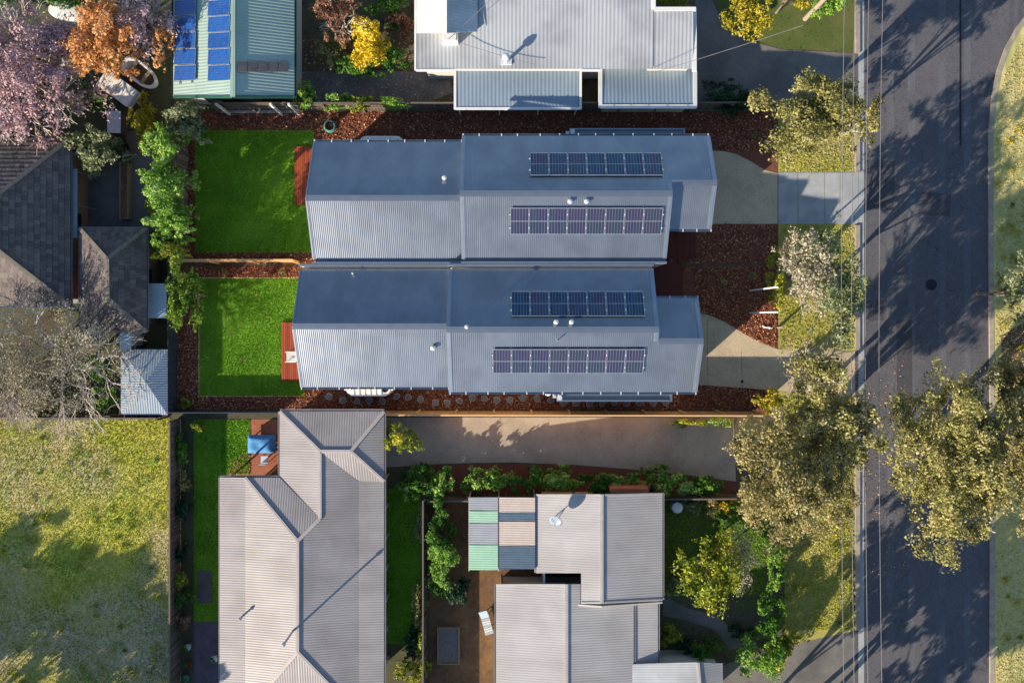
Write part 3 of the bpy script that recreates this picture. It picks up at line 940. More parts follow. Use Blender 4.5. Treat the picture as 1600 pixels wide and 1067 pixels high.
def twin(T, which, label):
    mirror = which == 'upper'
    o = T(0, 0, 0)
    root = empty('house', (o.x, o.y, 0), label, 'house', 'twin metal roofed houses side by side')
    pt = lambda *ps: [T(*p) for p in ps]
    rz = lambda y: 5.05 - MS * abs(y + .39)
    fz = lambda y: 5.5 - MS * abs(y + .58)
    bm = M['basalt_roof']
    yb = 3.22
    X0r, X1r, X0f, X1f, X1g = -13.25, -3.62, -3.78, 9.1, 11.88
    wave_sheet('roof_sheet', pt((X0r, -.39, 5.05), (X1r, -.39, 5.05), (X1r, -4.27, rz(-4.27)), (X0r, -4.27, rz(-4.27))), bm, root, .12, .0052)
    wave_sheet('roof_sheet', pt((X0r, -.39, 5.05), (X1r, -.39, 5.05), (X1r, yb, rz(yb)), (X0r, yb, rz(yb))), bm, root, .12, .0052)
    wave_sheet('roof_sheet', pt((X0f, -.58, 5.5), (X1f, -.58, 5.5), (X1f, -1.29, fz(-1.29)), (X1g, -1.29, fz(-1.29)), (X1g, -4.55, fz(-4.55)), (X0f, -4.55, fz(-4.55))), bm, root, .12, .0052)
    wave_sheet('roof_sheet', pt((X0f, -.58, 5.5), (X1f, -.58, 5.5), (X1f, yb, fz(yb)), (X0f, yb, fz(yb))), bm, root, .12, .0052)
    gz = fz(-1.29)
    wave_sheet('roof_sheet', pt((X1f + .02, -1.29, gz), (X1g, -1.29, gz), (X1g, 1.37, gz - MS * 2.66), (X1f + .02, 1.37, gz - MS * 2.66)), bm, root, .12, .0052)
    tr = M['trim']
    up = Vector((0, 0, .02))
    caps(root, [pt((X0r, -.39, 5.05), (X1r - .2, -.39, 5.05)), pt((X0f, -.58, 5.5), (X1f, -.58, 5.5)), pt((X1f, -1.29, gz), (X1g, -1.29, gz))], tr, .36, .014)
    barge = lambda a, b, w=.26: caps(root, [pt(a, b)], tr, w, .02, 'barge_capping')
    barge((X0r + .03, -.39, 5.05), (X0r + .03, -4.27, rz(-4.27)), .1)
    barge((X0r + .03, -.39, 5.05), (X0r + .03, yb, rz(yb)), .1)
    for x in (X0f + .12, X1f - .12):
        barge((x, -.58, 5.5), (x, yb, fz(yb)))
    barge((X0f + .12, -.58, 5.5), (X0f + .12, -4.55, fz(-4.55)))
    barge((X1f - .12, -.58, 5.5), (X1f - .12, -1.29, gz))
    barge((X1g - .12, -1.29, gz), (X1g - .12, -4.55, fz(-4.55)))
    barge((X1g - .12, -1.29, gz), (X1g - .12, 1.37, gz - MS * 2.66))
    gutters(root, [pt((X0r, -4.33, rz(-4.27)), (X0f, -4.33, rz(-4.27)))], tr, brackets=1.15)
    gutters(root, [pt((X0f, -4.61, fz(-4.55)), (X1g, -4.61, fz(-4.55)))], tr, brackets=1.15)
    gutters(root, [pt((X1f, 1.43, gz - MS * 2.66), (X1g, 1.43, gz - MS * 2.66))], tr, brackets=.85)
    # box gutter and parapet capping towards the twin
    for x0, x1, z in ((X0r + .2, X1r, rz(yb) - .02), (X0f + .2, X1f, fz(yb) - .02)):
        mb = MB(); a, b = pt((x0, yb + .01, z - .16), (x1, yb + .18, z - .13)); mb.box(a, b)
        mb.build('box_gutter', M['basalt_roof'], root)
        mb = MB(); a, b = pt((x0 - .25, yb + .185, 0), (x1, yb + .29, z + .19)); mb.box(a, b)
        mb.build('party_wall', M['weatherboard'], root)
        mb = MB(); a, b = pt((x0 - .25, yb + .17, z + .19), (x1, yb + .30, z + .215)); mb.box(a, b)
        mb.build('parapet_capping', tr, root)
    # walls
    cl = M['cladding']
    for (x0, y0, x1, y1, h) in ((-12.85, -3.95, -3.72, 3.3, 3.05), (-3.7, -4.22, 8.85, 3.3, 3.4), (8.9, -4.2, 11.5, .95, 3.2)):
        a, b = T(x0, y0, 0), T(x1, y1, 0)
        walls(root, [(a.x, a.y), (b.x, a.y), (b.x, b.y), (a.x, b.y)], 0, h, cl)
    for x, ya, yc, yr, zr, h in ((-12.85, -3.95, 3.2, -.39, 5.0, 3.05), (-3.65, -4.22, 3.2, -.58, 5.42, 3.42), (8.8, -4.22, 3.2, -.58, 5.42, 3.42), (11.45, -4.2, .95, -1.29, 5.08, 3.22)):
        f0, f1 = pt((x, ya, h), (x, yc, h)), pt((x + .08, ya, h), (x + .08, yc, h))
        mb = MB()
        A = [T(x, ya, h - .3), T(x, yc, h - .3), T(x, yc, zr - MS * (yc - yr) - .02), T(x, yr, zr - .02), T(x, ya, zr - MS * (yr - ya) - .02)]
        B = [p + Vector((.08, 0, 0)) for p in A]
        mb.add(A + B, [(0, 1, 2, 3, 4), (9, 8, 7, 6, 5)] + [(i, 5 + i, 5 + (i + 1) % 5, (i + 1) % 5) for i in range(5)])
        mb.build('gable', cl, root)
    # windows of the sunny side, the rear door and the street side
    s = -1 if not mirror else 1
    for x, w, h, z in ((-11.2, 1.8, 1.2, 1.0), (-6.2, 1.6, 1.2, 1.0), (-1.8, 1.2, 1.5, .8), (1.2, .9, 1.2, 1.0)):
        y = -3.95 if x < -3.7 else -4.22
        c = T(x, y, 0)
        opening(root, (c.x, c.y), (0, s), w, h, z)
    c = T(-12.85, -1.4, 0); opening(root, (c.x, c.y), (-1, 0), 3.2, 2.2, .12, 'sliding_door')
    c = T(8.97, 2.2, 0); opening(root, (c.x, c.y), (1, 0), 1.3, 2.2, .12, 'front_door')
    c = T(11.5, -1.7, 0)
    mb = MB()
    for i in range(5):
        a, b = T(11.51, -4.0, .05 + i * .44), T(11.55, .1, .47 + i * .44)
        mb.box(a, b)
    mb.build('garage_door', M['frame_dark'], root)
    # hood over the side windows
    hd = MB()
    a, b = T(3.1, -5.16, 2.78), T(10.4, -4.26, 2.82); hd.box(a, b)
    hood = hd.build('window_hood', M['basalt_roof'], root)
    rim = MB()
    for lo, hi in (((3.08, -5.22, 2.74), (10.48, -5.13, 2.96)), ((3.08, -5.13, 2.74), (3.2, -4.24, 2.96)), ((10.36, -5.13, 2.74), (10.48, -4.24, 2.96))):
        rim.box(T(*lo), T(*hi))
    rim.build('rim', M['trim'], hood)
    for x0, x1 in ((2.82, 3.04), (3.12, 3.4)):
        mb = MB(); mb.box(T(x0, -5.12 if x0 > 3 else -4.98, 2.97), T(x1, -4.76, 3.12)); mb.box(T(x0 + .06, -4.9, 3.12), T(x1 - .06, -4.8, 3.16))
        if x0 < 3: mb.tube(pt((x0 + .1, -4.9, 2.97), (x0 + .1, -4.9, .02)), .045, 8)
        mb.build('rain_head', M['white_metal'], root)
    opening(root, (T(6.8, -4.22, 0).x, T(6.8, -4.22, 0).y), (0, s), 6.4, 1.7, .8, bars=4)
    # vents and pipes on the roof
    def vent(x, y, r, h, mat='white_metal', name='roof_vent'):
        z = fz(y) if x > -3.7 else rz(y)
        mb = MB()
        mb.lathe(T(x, y, z - .1), [(r * .75, 0), (r * .75, .1 + h * .5), (r, .1 + h * .52), (r * 1.05, .1 + h * .8), (r * .6, .1 + h), (r * .1, .1 + h * 1.05)], 14)
        mb.build(name, M[mat], root, smooth=False)
    if not mirror:
        vent(2.87, -.12, .15, .3); vent(3.8, -.12, .15, .3)
        vent(2.95, -1.25, .045, .5, 'trim', 'vent_pipe')
        vent(-2.52, -.40, .13, .55, 'white_metal', 'flue'); vent(-4.67, -1.72, .16, .34)
        vent(-9.85, 2.95, .06, .25, 'white', 'vent_pipe')
    else:
        vent(2.9, -.12, .15, .3); vent(3.9, -.12, .15, .3); vent(-4.8, -1.72, .14, .34)
    return root


TC = lambda x, y, z: Vector((x, y, z))
TU = lambda x, y, z: Vector((x + .82, 7.06 - y, z))
twin(TC, 'lower', 'grey corrugated metal roofed house between rear lawn and mulched front yard, with white slimline tank')
twin(TU, 'upper', 'grey corrugated metal roofed twin house next to the shaded lawn and grey concrete crossover')

# ---------------------------------------------------------------- solar arrays
PW, PL = 1.134, 1.70


def panel_meshes(tag_, w, l, cols, rows, cellmat, n_var, gap=.016):
    fm = MB()
    t = .02
    for lo, hi in (((-w / 2, -l / 2, 0), (w / 2, -l / 2 + t, .04)), ((-w / 2, l / 2 - t, 0), (w / 2, l / 2, .04)), ((-w / 2, -l / 2 + t, 0), (-w / 2 + t, l / 2 - t, .04)), ((w / 2 - t, -l / 2 + t, 0), (w / 2, l / 2 - t, .04))):
        fm.box(lo, hi)
    fm.box((-w / 2 + t, -l / 2 + t, .005), (w / 2 - t, l / 2 - t, .028), 0)
    fme = bpy.data.meshes.new('panel_frame'); fme.from_pydata(fm.v, [], fm.f); fme.materials.append(M['galv']); fme.update()
    out = []
    for k in range(n_var):
        base = rnd.random()
        V, T = [], []
        iw, il = w - 2 * t - .02, l - 2 * t - .02
        for r in range(rows):
            for c in range(cols):
                x0, x1 = -iw / 2 + iw * c / cols + gap / 2, -iw / 2 + iw * (c + 1) / cols - gap / 2
                g = gap * .5 + (.012 if rows == 2 else 0)
                y0, y1 = -il / 2 + il * r / rows + g, -il / 2 + il * (r + 1) / rows - g
                V.append([(x0, y0, .032), (x1, y0, .032), (x1, y1, .032), (x0, y1, .032)])
                T.append(min(1, max(0, base + rnd.uniform(-.22, .22))))
        ob = quads('cell_strips', V, M[cellmat], None, T)
        out.append(ob.data)
        bpy.data.objects.remove(ob)
    return fme, out


FRAME, CELLS = panel_meshes('half_cut', PW, PL, 6, 2, 'cell', 7)
SUNLIT_CELLS = panel_meshes('half_cut', PW, PL, 6, 2, 'sunlit_cell', 7)[1]
FRAME_B, CELLS_B = panel_meshes('blue', 1.60, .99, 10, 6, 'blue_cell', 4, .008)


def array(label, pts_fn, T, x0, n, cells, group='solar arrays on the twin roofs'):
    """one row of portrait panels on rails; pts_fn(x) gives (low, high) points of the slope in house coordinates"""
    lo, hi = pts_fn(x0)
    mid = T(*((Vector(lo) + Vector(hi)) / 2))
    root = empty('solar_array', mid, label, 'solar panels', group)
    A, B, Cc = T(*lo), T(*hi), T(*pts_fn(x0 + 1)[0])
    up = (B - A).normalized()
    a = (Cc - A).normalized()
    nn = a.cross(up)
    flip = -1 if nn.z < 0 else 1
    nn = nn * flip
    rot = Matrix((a * flip, up, nn)).transposed().to_4x4()
    step = PW + .034
    base = A.lerp(B, .5)
    for i in range(n):
        c = base + a * (PW / 2 + i * step) + nn * .11
        p = bpy.data.objects.new('solar_panel', FRAME); COL.objects.link(p)
        p.parent = root
        p.matrix_basis = Matrix.Translation(c - root.location) @ rot
        q = bpy.data.objects.new('cell_strips', rnd.choice(cells)); COL.objects.link(q)
        q.parent = p
    for f in (-.25, .25):
        mb = MB()
        mb.beam(base + up * PL * f + nn * .05 - a * .1, base + up * PL * f + nn * .05 + a * (n * step + .06), .045, .05, up=nn)
        mb.build('mounting_rail', M['galv'], root)
        for i in range(n + 1):
            mb = MB()
            c = base + up * PL * f + a * (i * step - .022) + nn * .10
            mb.beam(c - up * .04, c + up * .04, .055, .06, up=nn)
            mb.build('clamp', M['white_metal'], root)
    return root


def low_slope(x):
    y1 = -1.72; y0 = y1 - PL * math.cos(SL)
    return (x, y0, 5.5 - MS * (-.58 - y0)), (x, y1, 5.5 - MS * (-.58 - y1))


def high_slope(x):
    y1 = .18; y0 = y1 + PL * math.cos(SL)
    return (x, y0, 5.5 - MS * (y0 + .58)), (x, y1, 5.5 - MS * (y1 + .58))


array('sunlit row of eight purple-reflecting solar panels on the pale slope above the window hood', low_slope, TC, -.98, 8, SUNLIT_CELLS)
array('row of seven dark blue solar panels beside the two round vents of the middle house', high_slope, TC, .16, 7, CELLS)
array('shaded row of seven solar panels on the twin house slope facing the carport', low_slope, TU, .50, 7, CELLS)
array('row of eight solar panels on the twin house slope facing the middle house', high_slope, TU, -.72, 8, SUNLIT_CELLS)

# ---------------------------------------------------------------- the neighbours' houses
def roof_face(parent, pts, mat, pitch=.16, amp=.006, name='roof_sheet', **k):
    return wave_sheet(name, [P(*p) for p in pts], M[mat], parent, pitch, amp, **k)


def px_walls(parent, rect, z1, mat, inset=.45, zr=2.6):
    a, b = P(rect[0], rect[1], zr), P(rect[2], rect[3], zr)
    x0, x1, y0, y1 = min(a.x, b.x) + inset, max(a.x, b.x) - inset, min(a.y, b.y) + inset, max(a.y, b.y) - inset
    walls(parent, [(x0, y0), (x1, y0), (x1, y1), (x0, y1)], 0, z1, M[mat])
    return x0, y0, x1, y1


def E(*edges):
    return [(P(*a), P(*b)) for a, b in edges]


# these two roofs are gentle: their heights above the eaves are kept low
P_plain = P


def P(px, py, z=0.0):
    return P_plain(px, py, z if z < 2.3 else 2.3 + (z - 2.3) * .42)


# cream roofed house with hips and verandahs
c = P(480, 880)
h = empty('house', (c.x, c.y, 0), 'long house with cream corrugated hip roof, verandah edges and a valley', 'house')
w, r = 2.75, 4.3
roof_face(h, [(383, 746, w), (465, 845, r), (465, 1018, r), (383, 1116, w)], 'cream_roof')
roof_face(h, [(343, 746, 2.4), (383, 746, w), (383, 1116, w), (343, 1116, 2.4)], 'cream_roof')
roof_face(h, [(383, 746, w), (437, 746, w), (500, 810, 3.73), (465, 845, r)], 'cream_roof')
roof_face(h, [(437, 643, 2.62), (500, 705, 3.73), (500, 810, 3.73), (437, 746, 2.62)], 'cream_roof')
roof_face(h, [(437, 643, 2.62), (600, 643, 2.62), (548, 705, 3.73), (500, 705, 3.73)], 'cream_roof')
roof_face(h, [(600, 643, 2.62), (600, 752, 2.62), (548, 705, 3.73)], 'cream_roof')
roof_face(h, [(500, 705, 3.73), (548, 705, 3.73), (600, 752, 2.62), (560, 752, 2.75)], 'cream_roof')
roof_face(h, [(465, 845, r), (500, 810, 3.73), (500, 705, 3.73), (560, 752, w), (560, 1116, w), (465, 1018, r)], 'cream_roof')
roof_face(h, [(560, 752, w), (600, 752, 2.45), (600, 1116, 2.45), (560, 1116, w)], 'cream_roof')
roof_face(h, [(465, 1018, r), (560, 1116, w), (383, 1116, w)], 'cream_roof')
M['cream_trim'] = surf('cream_trim', ['b3a8a2', 'c0b5ae'], 2, .5)
caps(h, E(((465, 845, r), (465, 1018, r)), ((383, 746, w), (465, 845, r)), ((465, 845, r), (500, 810, 3.73)), ((500, 810, 3.73), (500, 705, 3.73)), ((500, 705, 3.73), (548, 705, 3.73)),
             ((548, 705, 3.73), (600, 752, 2.62)), ((548, 705, 3.73), (600, 643, 2.62)), ((500, 705, 3.73), (437, 643, 2.62)), ((465, 1018, r), (383, 1116, w)), ((465, 1018, r), (560, 1116, w))), M['cream_trim'])
gutters(h, E(((343, 746, 2.4), (343, 1116, 2.4)), ((437, 641, 2.62), (600, 641, 2.62)), ((601, 643, 2.62), (601, 752, 2.6)), ((601, 752, 2.45), (601, 1116, 2.45)), ((343, 745, 2.4), (436, 745, 2.7)), ((436, 643, 2.62), (436, 745, 2.62))), M['cream_trim'])
b = px_walls(h, (343, 746, 600, 1116), 2.3, 'brick_wall', 1.3)
px_walls(h, (440, 646, 598, 760), 2.38, 'brick_wall', .3)
opening(h, (b[2], -16), (1, 0), 1.8, 1.3, .9); opening(h, (b[2], -20), (1, 0), 1.8, 1.3, .9); opening(h, (b[0], -15), (-1, 0), 2.2, 1.9, .2); opening(h, (b[0], -19), (-1, 0), 1.8, 1.3, .9)
for px, py, z, hh, rr in ((458, 985, 4.15, 1.9, .07), (379, 962, 2.72, .4, .06)):
    mb = MB(); q = P(px, py, z); mb.tube([q, q + Vector((0, 0, hh))], rr, 10); mb.lathe(q + Vector((0, 0, hh)), [(rr * 1.8, 0), (rr * 1.8, .06), (rr * .4, .16)], 10)
    mb.build('flue' if hh > 1 else 'vent_pipe', M['galv'], h)
# verandah posts
for y in (752, 800, 850, 900, 950, 1000, 1050):
    for x in (345.5, 598):
        q = P(x, y, 2.35); mb = MB(); mb.box((q.x - .05, q.y - .05, 0), (q.x + .05, q.y + .05, 2.33)); mb.build('verandah_post', M['cream_trim'], h)

# stone grey house with two gables
c = P(890, 900)
h = empty('house', (c.x, c.y, 0), 'pale grey metal roofed house with two stepped gables beside the checkered patio roof', 'house')
zl = lambda x: 2.9 + (x - 838) / 102 * 1.7
roof_face(h, [(838, 772, 2.9), (940, 772, 4.6), (940, 942, 4.6), (908, 942, zl(908)), (908, 895, zl(908)), (838, 895, 2.9)], 'stone_roof')
roof_face(h, [(940, 772, 4.6), (1035, 770, 3.0), (1035, 937, 3.0), (940, 942, 4.6)], 'stone_roof')
roof_face(h, [(775, 912, 2.7), (885, 912, 4.1), (885, 1116, 4.1), (775, 1116, 2.7)], 'stone_roof')
roof_face(h, [(885, 912, 4.1), (907, 912, 3.82), (907, 941, 3.82), (990, 941, 2.72), (990, 1116, 2.72), (885, 1116, 4.1)], 'stone_roof')
roof_face(h, [(993, 935, 2.5), (1028, 935, 2.25), (1028, 1036, 2.25), (993, 1036, 2.5)], 'stone_roof')
M['stone_trim'] = surf('stone_trim', ['a9a4a0', 'b8b3ae'], 2, .5)
caps(h, E(((940, 772, 4.6), (940, 942, 4.6)), ((885, 912, 4.1), (885, 1116, 4.1))), M['stone_trim'])
caps(h, E(((838, 773, 2.9), (940, 773, 4.6)), ((940, 773, 4.6), (1035, 771, 3.0)), ((775, 913, 2.7), (885, 913, 4.1)), ((940, 941, 4.6), (1035, 936, 3.0)), ((908, 941, zl(908)), (940, 941, 4.6))), M['stone_trim'], .12, .03, 'barge_capping')
gutters(h, E(((1036, 770, 3.0), (1036, 937, 3.0)), ((991, 941, 2.72), (991, 1116, 2.72)), ((774, 912, 2.7), (774, 1116, 2.7)), ((1029, 935, 2.25), (1029, 1036, 2.25)), ((837, 772, 2.9), (837, 895, 2.9))), M['stone_trim'])
b = px_walls(h, (838, 772, 1035, 940), 2.52, 'weatherboard', .45, 2.9)
opening(h, (b[2], -12), (1, 0), 2.0, 1.3, .9); opening(h, (b[2], -15.2), (1, 0), 1.2, 1.3, .9); opening(h, ((b[0] + b[2]) / 2 + 1.5, b[3]), (0, 1), 1.4, 1.0, 1.1)
b = px_walls(h, (775, 912, 990, 1116), 2.45, 'weatherboard', .4, 2.7)
opening(h, (b[0], -20), (-1, 0), 2.2, 2.0, .15, 'sliding_door'); opening(h, (b[0], -17.6), (-1, 0), 1.2, 1.2, .9)
for pts in ([(838, 774, 2.7), (1035, 774, 2.7), (1035, 774, 2.98), (940, 774, 4.56)], [(838, 939, 2.7), (1035, 939, 2.7), (1035, 939, 2.96), (940, 939, 4.56)], [(775, 914, 2.6), (990, 914, 2.6), (990, 914, 2.7), (885, 914, 4.06)]):
    A = [P(*p) for p in pts]; A = [Vector((p.x, A[0].y, p.z)) for p in A]; B = [p + Vector((0, -.1, 0)) for p in A]
    mb = MB(); n = 4
    mb.add(A + B, [tuple(range(n)), tuple(range(n, 2 * n))[::-1]] + [(i, n + i, n + (i + 1) % n, (i + 1) % n) for i in range(n)])
    mb.build('gable', M['weatherboard'], h)
a, b2 = P(956, 766), P(1016, 772)
mb = MB(); mb.box((a.x * .94, a.y * .94, 0), (b2.x * .94, b2.y * .94 , 2.5)); mb.build('chimney_breast', M['brick_paving'], h)
P = P_plain
# dish antenna on its roof
q = P(868, 806, 2.8)
root = empty('dish_antenna', q, 'blue grey satellite dish on a bent mast on the bright gable slope', 'satellite dish')
mb = MB(); mb.tube([q, q + Vector((0, 0, .75))], .03, 8); mb.tube([q + Vector((0, 0, .4)), q + Vector((.35, .2, .05))], .018, 6); mb.tube([q + Vector((0, 0, .4)), q + Vector((.05, -.35, -.02))], .018, 6); mb.build('mast', M['galv'], root)
mb = MB()
prof = [(.02, 0), (.15, .02), (.3, .07), (.42, .14), (.43, .15), (.3, .085), (.15, .035), (.02, .015)]
mb.lathe((0, 0, 0), prof, 18)
rm = Vector((-.3, -.55, .8)).to_track_quat('Z', 'Y').to_matrix()
mb.v = [tuple(rm @ Vector(v) + q + Vector((0, 0, .8))) for v in mb.v]
mb.build('dish', M['blue_sheet'], root, smooth=True)
mb = MB(); t0 = q + Vector((0, 0, .8)); mb.tube([t0 + rm @ Vector((0, .4, .15)), t0 + rm @ Vector((0, .05, .5))], .012, 6); mb.tube([t0 + rm @ Vector((0, .02, .46)), t0 + rm @ Vector((0, .02, .56))], .04, 8); mb.build('feed_arm', M['galv'], root)

# checkered patio roof
c = P(785, 832)
h = empty('patio_roof', (c.x, c.y, 0), 'flat patio roof of green, grey, blush and slate sheets in a checker', 'patio roof')
for x0, x1, rows in ((733, 778, ((777, 797, 1), (798, 816, 0), (817, 850, 1), (851, 890, 0))), (780, 836, ((777, 800, 2), (801, 814, 3), (815, 852, 2), (853, 889, 3)))):
    for y0, y1, k in rows:
        z0, z1 = 2.35 + (x0 - 733) * .003, 2.35 + (x1 - 733) * .003
        roof_face(h, [(x0, y0, z0), (x1, y0, z1), (x1, y1, z1), (x0, y1, z0)], 'patio%d' % k, .15, .01)
for x, z in ((733, 2.30), (779, 2.44), (836, 2.6)):
    mb = MB(); mb.beam(P(x, 776, z - .14), P(x, 891, z - .14), .06, .12); mb.build('beam', M['cream_trim'], h)
    for y in (780, 835, 888):
        q = P(x, y, z - .1); mb = MB(); mb.box((q.x - .045, q.y - .045, 0), (q.x + .045, q.y + .045, z - .1)); mb.build('post', M['cream_trim'], h)

# flat pale garage at the bottom edge
c = P(1055, 1070)
h = empty('garage', (c.x, c.y, 0), 'low pale grey garage roof next to the round dark green bush', 'garage')
roof_face(h, [(988, 1037, 2.5), (1090, 1034, 2.9), (1098, 1120, 2.9), (988, 1120, 2.5)], 'zinc_roof')
roof_face(h, [(1090, 1034, 2.9), (1129, 1036, 2.55), (1131, 1120, 2.55), (1098, 1120, 2.9)], 'zinc_roof')
caps(h, E(((1090, 1034, 2.9), (1098, 1120, 2.9))), M['stone_trim'], .2)
px_walls(h, (988, 1037, 1130, 1120), 2.4, 'weatherboard', .25, 2.5)

# grey metal roofed house along the top
c = P(870, 40)
h = empty('house', (c.x, c.y, 0), 'wide low pitched pale grey metal roof with a raised white gable', 'house')
zz = lambda y: 3.0 + (112 - y) * .0035
roof_face(h, [(650, 108, zz(108)), (1021, 108, zz(108)), (1021, -80, zz(-80)), (650, -80, zz(-80))], 'zinc_roof', .25, .012)
roof_face(h, [(1022, 108, zz(108)), (1083, 108, zz(108)), (1083, 19, zz(19)), (1022, 19, zz(19))], 'zinc_roof', .25, .012)
for a, b in (((1085, 14, 3.1), (1085, 112, 3.02)), ((1022, 15, 3.35), (1087, 15, 3.32)), ((1021, -80, 3.6), (1021, 15, 3.35)), ((650, 110, 3.0), (708, 110, 3.0)), ((909, 110, 3.0), (936, 110, 3.0)), ((649, -80, 3.6), (649, 110, 3.0))):
    mb = MB(); mb.beam(P(*a) - Vector((0, 0, .1)), P(*b) - Vector((0, 0, .1)), .26 if a[0] > 1000 else .12, .16); mb.build('fascia', M['white'], h)
b = px_walls(h, (655, -80, 1015, 106), 2.95, 'weatherboard', .3, 3.0)
px_walls(h, (1010, 22, 1083, 108), 2.95, 'weatherboard', .2, 3.0)
roof_face(h, [(651, -80, 3.95), (698, -80, 4.55), (698, 52, 4.5), (651, 52, 3.9)], 'white', .2, .004)
roof_face(h, [(698, -80, 4.55), (746, -80, 3.6), (746, 50, 3.55), (698, 52, 4.5)], 'zinc_roof', .2, .01)  # other slope of the white gable, its shade painted as darker zinc
px_walls(h, (654, -80, 744, 49), 3.55, 'weatherboard', .1, 3.6)
A = [P(654, 48, 3.4), P(743, 48, 3.4), P(743, 48, 3.55), P(698, 48, 4.45), P(654, 48, 3.9)]
A = [Vector((p.x, A[0].y, p.z)) for p in A]; B = [p + Vector((0, .1, 0)) for p in A]
mb = MB(); mb.add(A + B, [(0, 1, 2, 3, 4), (9, 8, 7, 6, 5)] + [(i, 5 + i, 5 + (i + 1) % 5, (i + 1) % 5) for i in range(5)]); mb.build('gable', M['weatherboard'], h)
mb = MB(); q = P(704, 63, 3.2); mb.box((q.x - .5, q.y - .32, 3.12), (q.x + .5, q.y + .32, 3.75)); mb.box((q.x - .4, q.y - .24, 3.75), (q.x + .4, q.y + .24, 3.79)); mb.build('air_conditioner', M['white'], h)
mb = MB(); q = P(791, 97, 3.05)
mb.tube([q, q + Vector((0, 0, .75))], .11, 12); mb.lathe(q + Vector((0, 0, .75)), [(.24, 0), (.26, .12), (.18, .26), (.05, .34)], 14); mb.box((q.x - .35, q.y - .2, q.z - .02), (q.x + .35, q.y + .2, q.z + .12)); mb.build('roof_vent', M['white_metal'], h)
# skillion wing
roof_face(h, [(941, 97, 2.0), (1083, 97, 2.0), (1083, 163, 2.4), (941, 163, 2.4)], 'shade_tinted_zinc_roof', .25, .012)
for a, b in (((938, 95, 2.06), (938, 169, 2.44)), ((1086, 112, 2.13), (1086, 169, 2.44)), ((938, 167, 2.42), (1088, 167, 2.42))):
    mb = MB(); mb.beam(P(*a) - Vector((0, 0, .1)), P(*b) - Vector((0, 0, .1)), .24, .15); mb.build('fascia', M['white'], h)
b = px_walls(h, (941, 114, 1083, 165), 2.0, 'weatherboard', .2, 2.2)
# carport
c = P(810, 140)
h = empty('carport', (c.x, c.y, 0), 'flat carport roof with a white rim between garden and pale grey house', 'carport')
roof_face(h, [(713, 111, 2.12), (904, 111, 2.12), (904, 168, 2.0), (713, 168, 2.0)], 'shade_tinted_zinc_roof', .25, .012)
for a, b in (((711, 109, 2.14), (907, 109, 2.14)), ((711, 170, 2.02), (907, 170, 2.02)), ((711, 108, 2.14), (711, 171, 2.02)), ((907, 108, 2.14), (907, 171, 2.02))):
    mb = MB(); mb.beam(P(*a) - Vector((0, 0, .1)), P(*b) - Vector((0, 0, .1)), .16, .14); mb.build('fascia', M['white'], h)
for x in (716, 780, 842, 902):
    for y in (113, 166):
        q = P(x, y, 2.0); mb = MB(); mb.box((q.x - .04, q.y - .04, 0), (q.x + .04, q.y + .04, 1.98)); mb.build('post', M['white'], h)

# mint roofed house with blue panels
c = P(365, 70)
h = empty('house', (c.x, c.y, 0), 'mint green metal roofed house carrying two columns of bright blue solar panels', 'house')
roof_face(h, [(271, -90, 3.0), (364, -90, 4.2), (364, 152, 4.2), (271, 152, 3.0)], 'mint_roof', .2, .012)
roof_face(h, [(364, -90, 4.2), (460, -90, 3.0), (460, 152, 3.0), (364, 152, 4.2)], 'mint_roof', .2, .012)
caps(h, E(((364, -90, 4.2), (364, 152, 4.2))), M['mint_roof'], .3)
caps(h, E(((272, 152, 3.0), (364, 152, 4.2)), ((364, 152, 4.2), (459, 152, 3.0))), M['mint_trim'], .18, .05, 'barge_capping')
gutters(h, E(((270, -90, 3.0), (270, 152, 3.0)), ((461, -90, 3.0), (461, 152, 3.0))), M['mint_trim'])
b = px_walls(h, (272, -90, 459, 150), 2.95, 'weatherboard', .35, 3.0)
A = [P(275, 149, 2.8), P(457, 149, 2.8), P(457, 149, 3.0), P(364, 149, 4.15), P(275, 149, 3.0)]
A = [Vector((p.x, b[1], p.z)) for p in A]; B = [p + Vector((0, .1, 0)) for p in A]
mb = MB(); mb.add(A + B, [(0, 1, 2, 3, 4), (9, 8, 7, 6, 5)] + [(i, 5 + i, 5 + (i + 1) % 5, (i + 1) % 5) for i in range(5)]); mb.build('gable', M['mint_trim'], h)
opening(h, ((b[0] + b[2]) / 2 - 1.5, b[1]), (0, -1), 2.2, 2.0, .15, 'sliding_door'); opening(h, ((b[0] + b[2]) / 2 + 2, b[1]), (0, -1), 1.6, 1.2, .9)
for i in range(5):  # row of dark solar strips lying on the roof slope
    x0, x1 = 372 + i * 16, 386.5 + i * 16
    mb = MB()
    zr = lambda x: 4.2 - (x - 364) / 96 * 1.2 + .06
    p = [P(x0, 97, zr(x0)), P(x1, 97, zr(x1)), P(x1, 113, zr(x1)), P(x0, 113, zr(x0))]
    mb.add(p + [v + Vector((0, 0, .05)) for v in p], [(0, 1, 2, 3), (7, 6, 5, 4), (0, 4, 5, 1), (1, 5, 6, 2), (2, 6, 7, 3), (3, 7, 4, 0)])
    mb.build('solar_strip', M['dark_paving'], h)
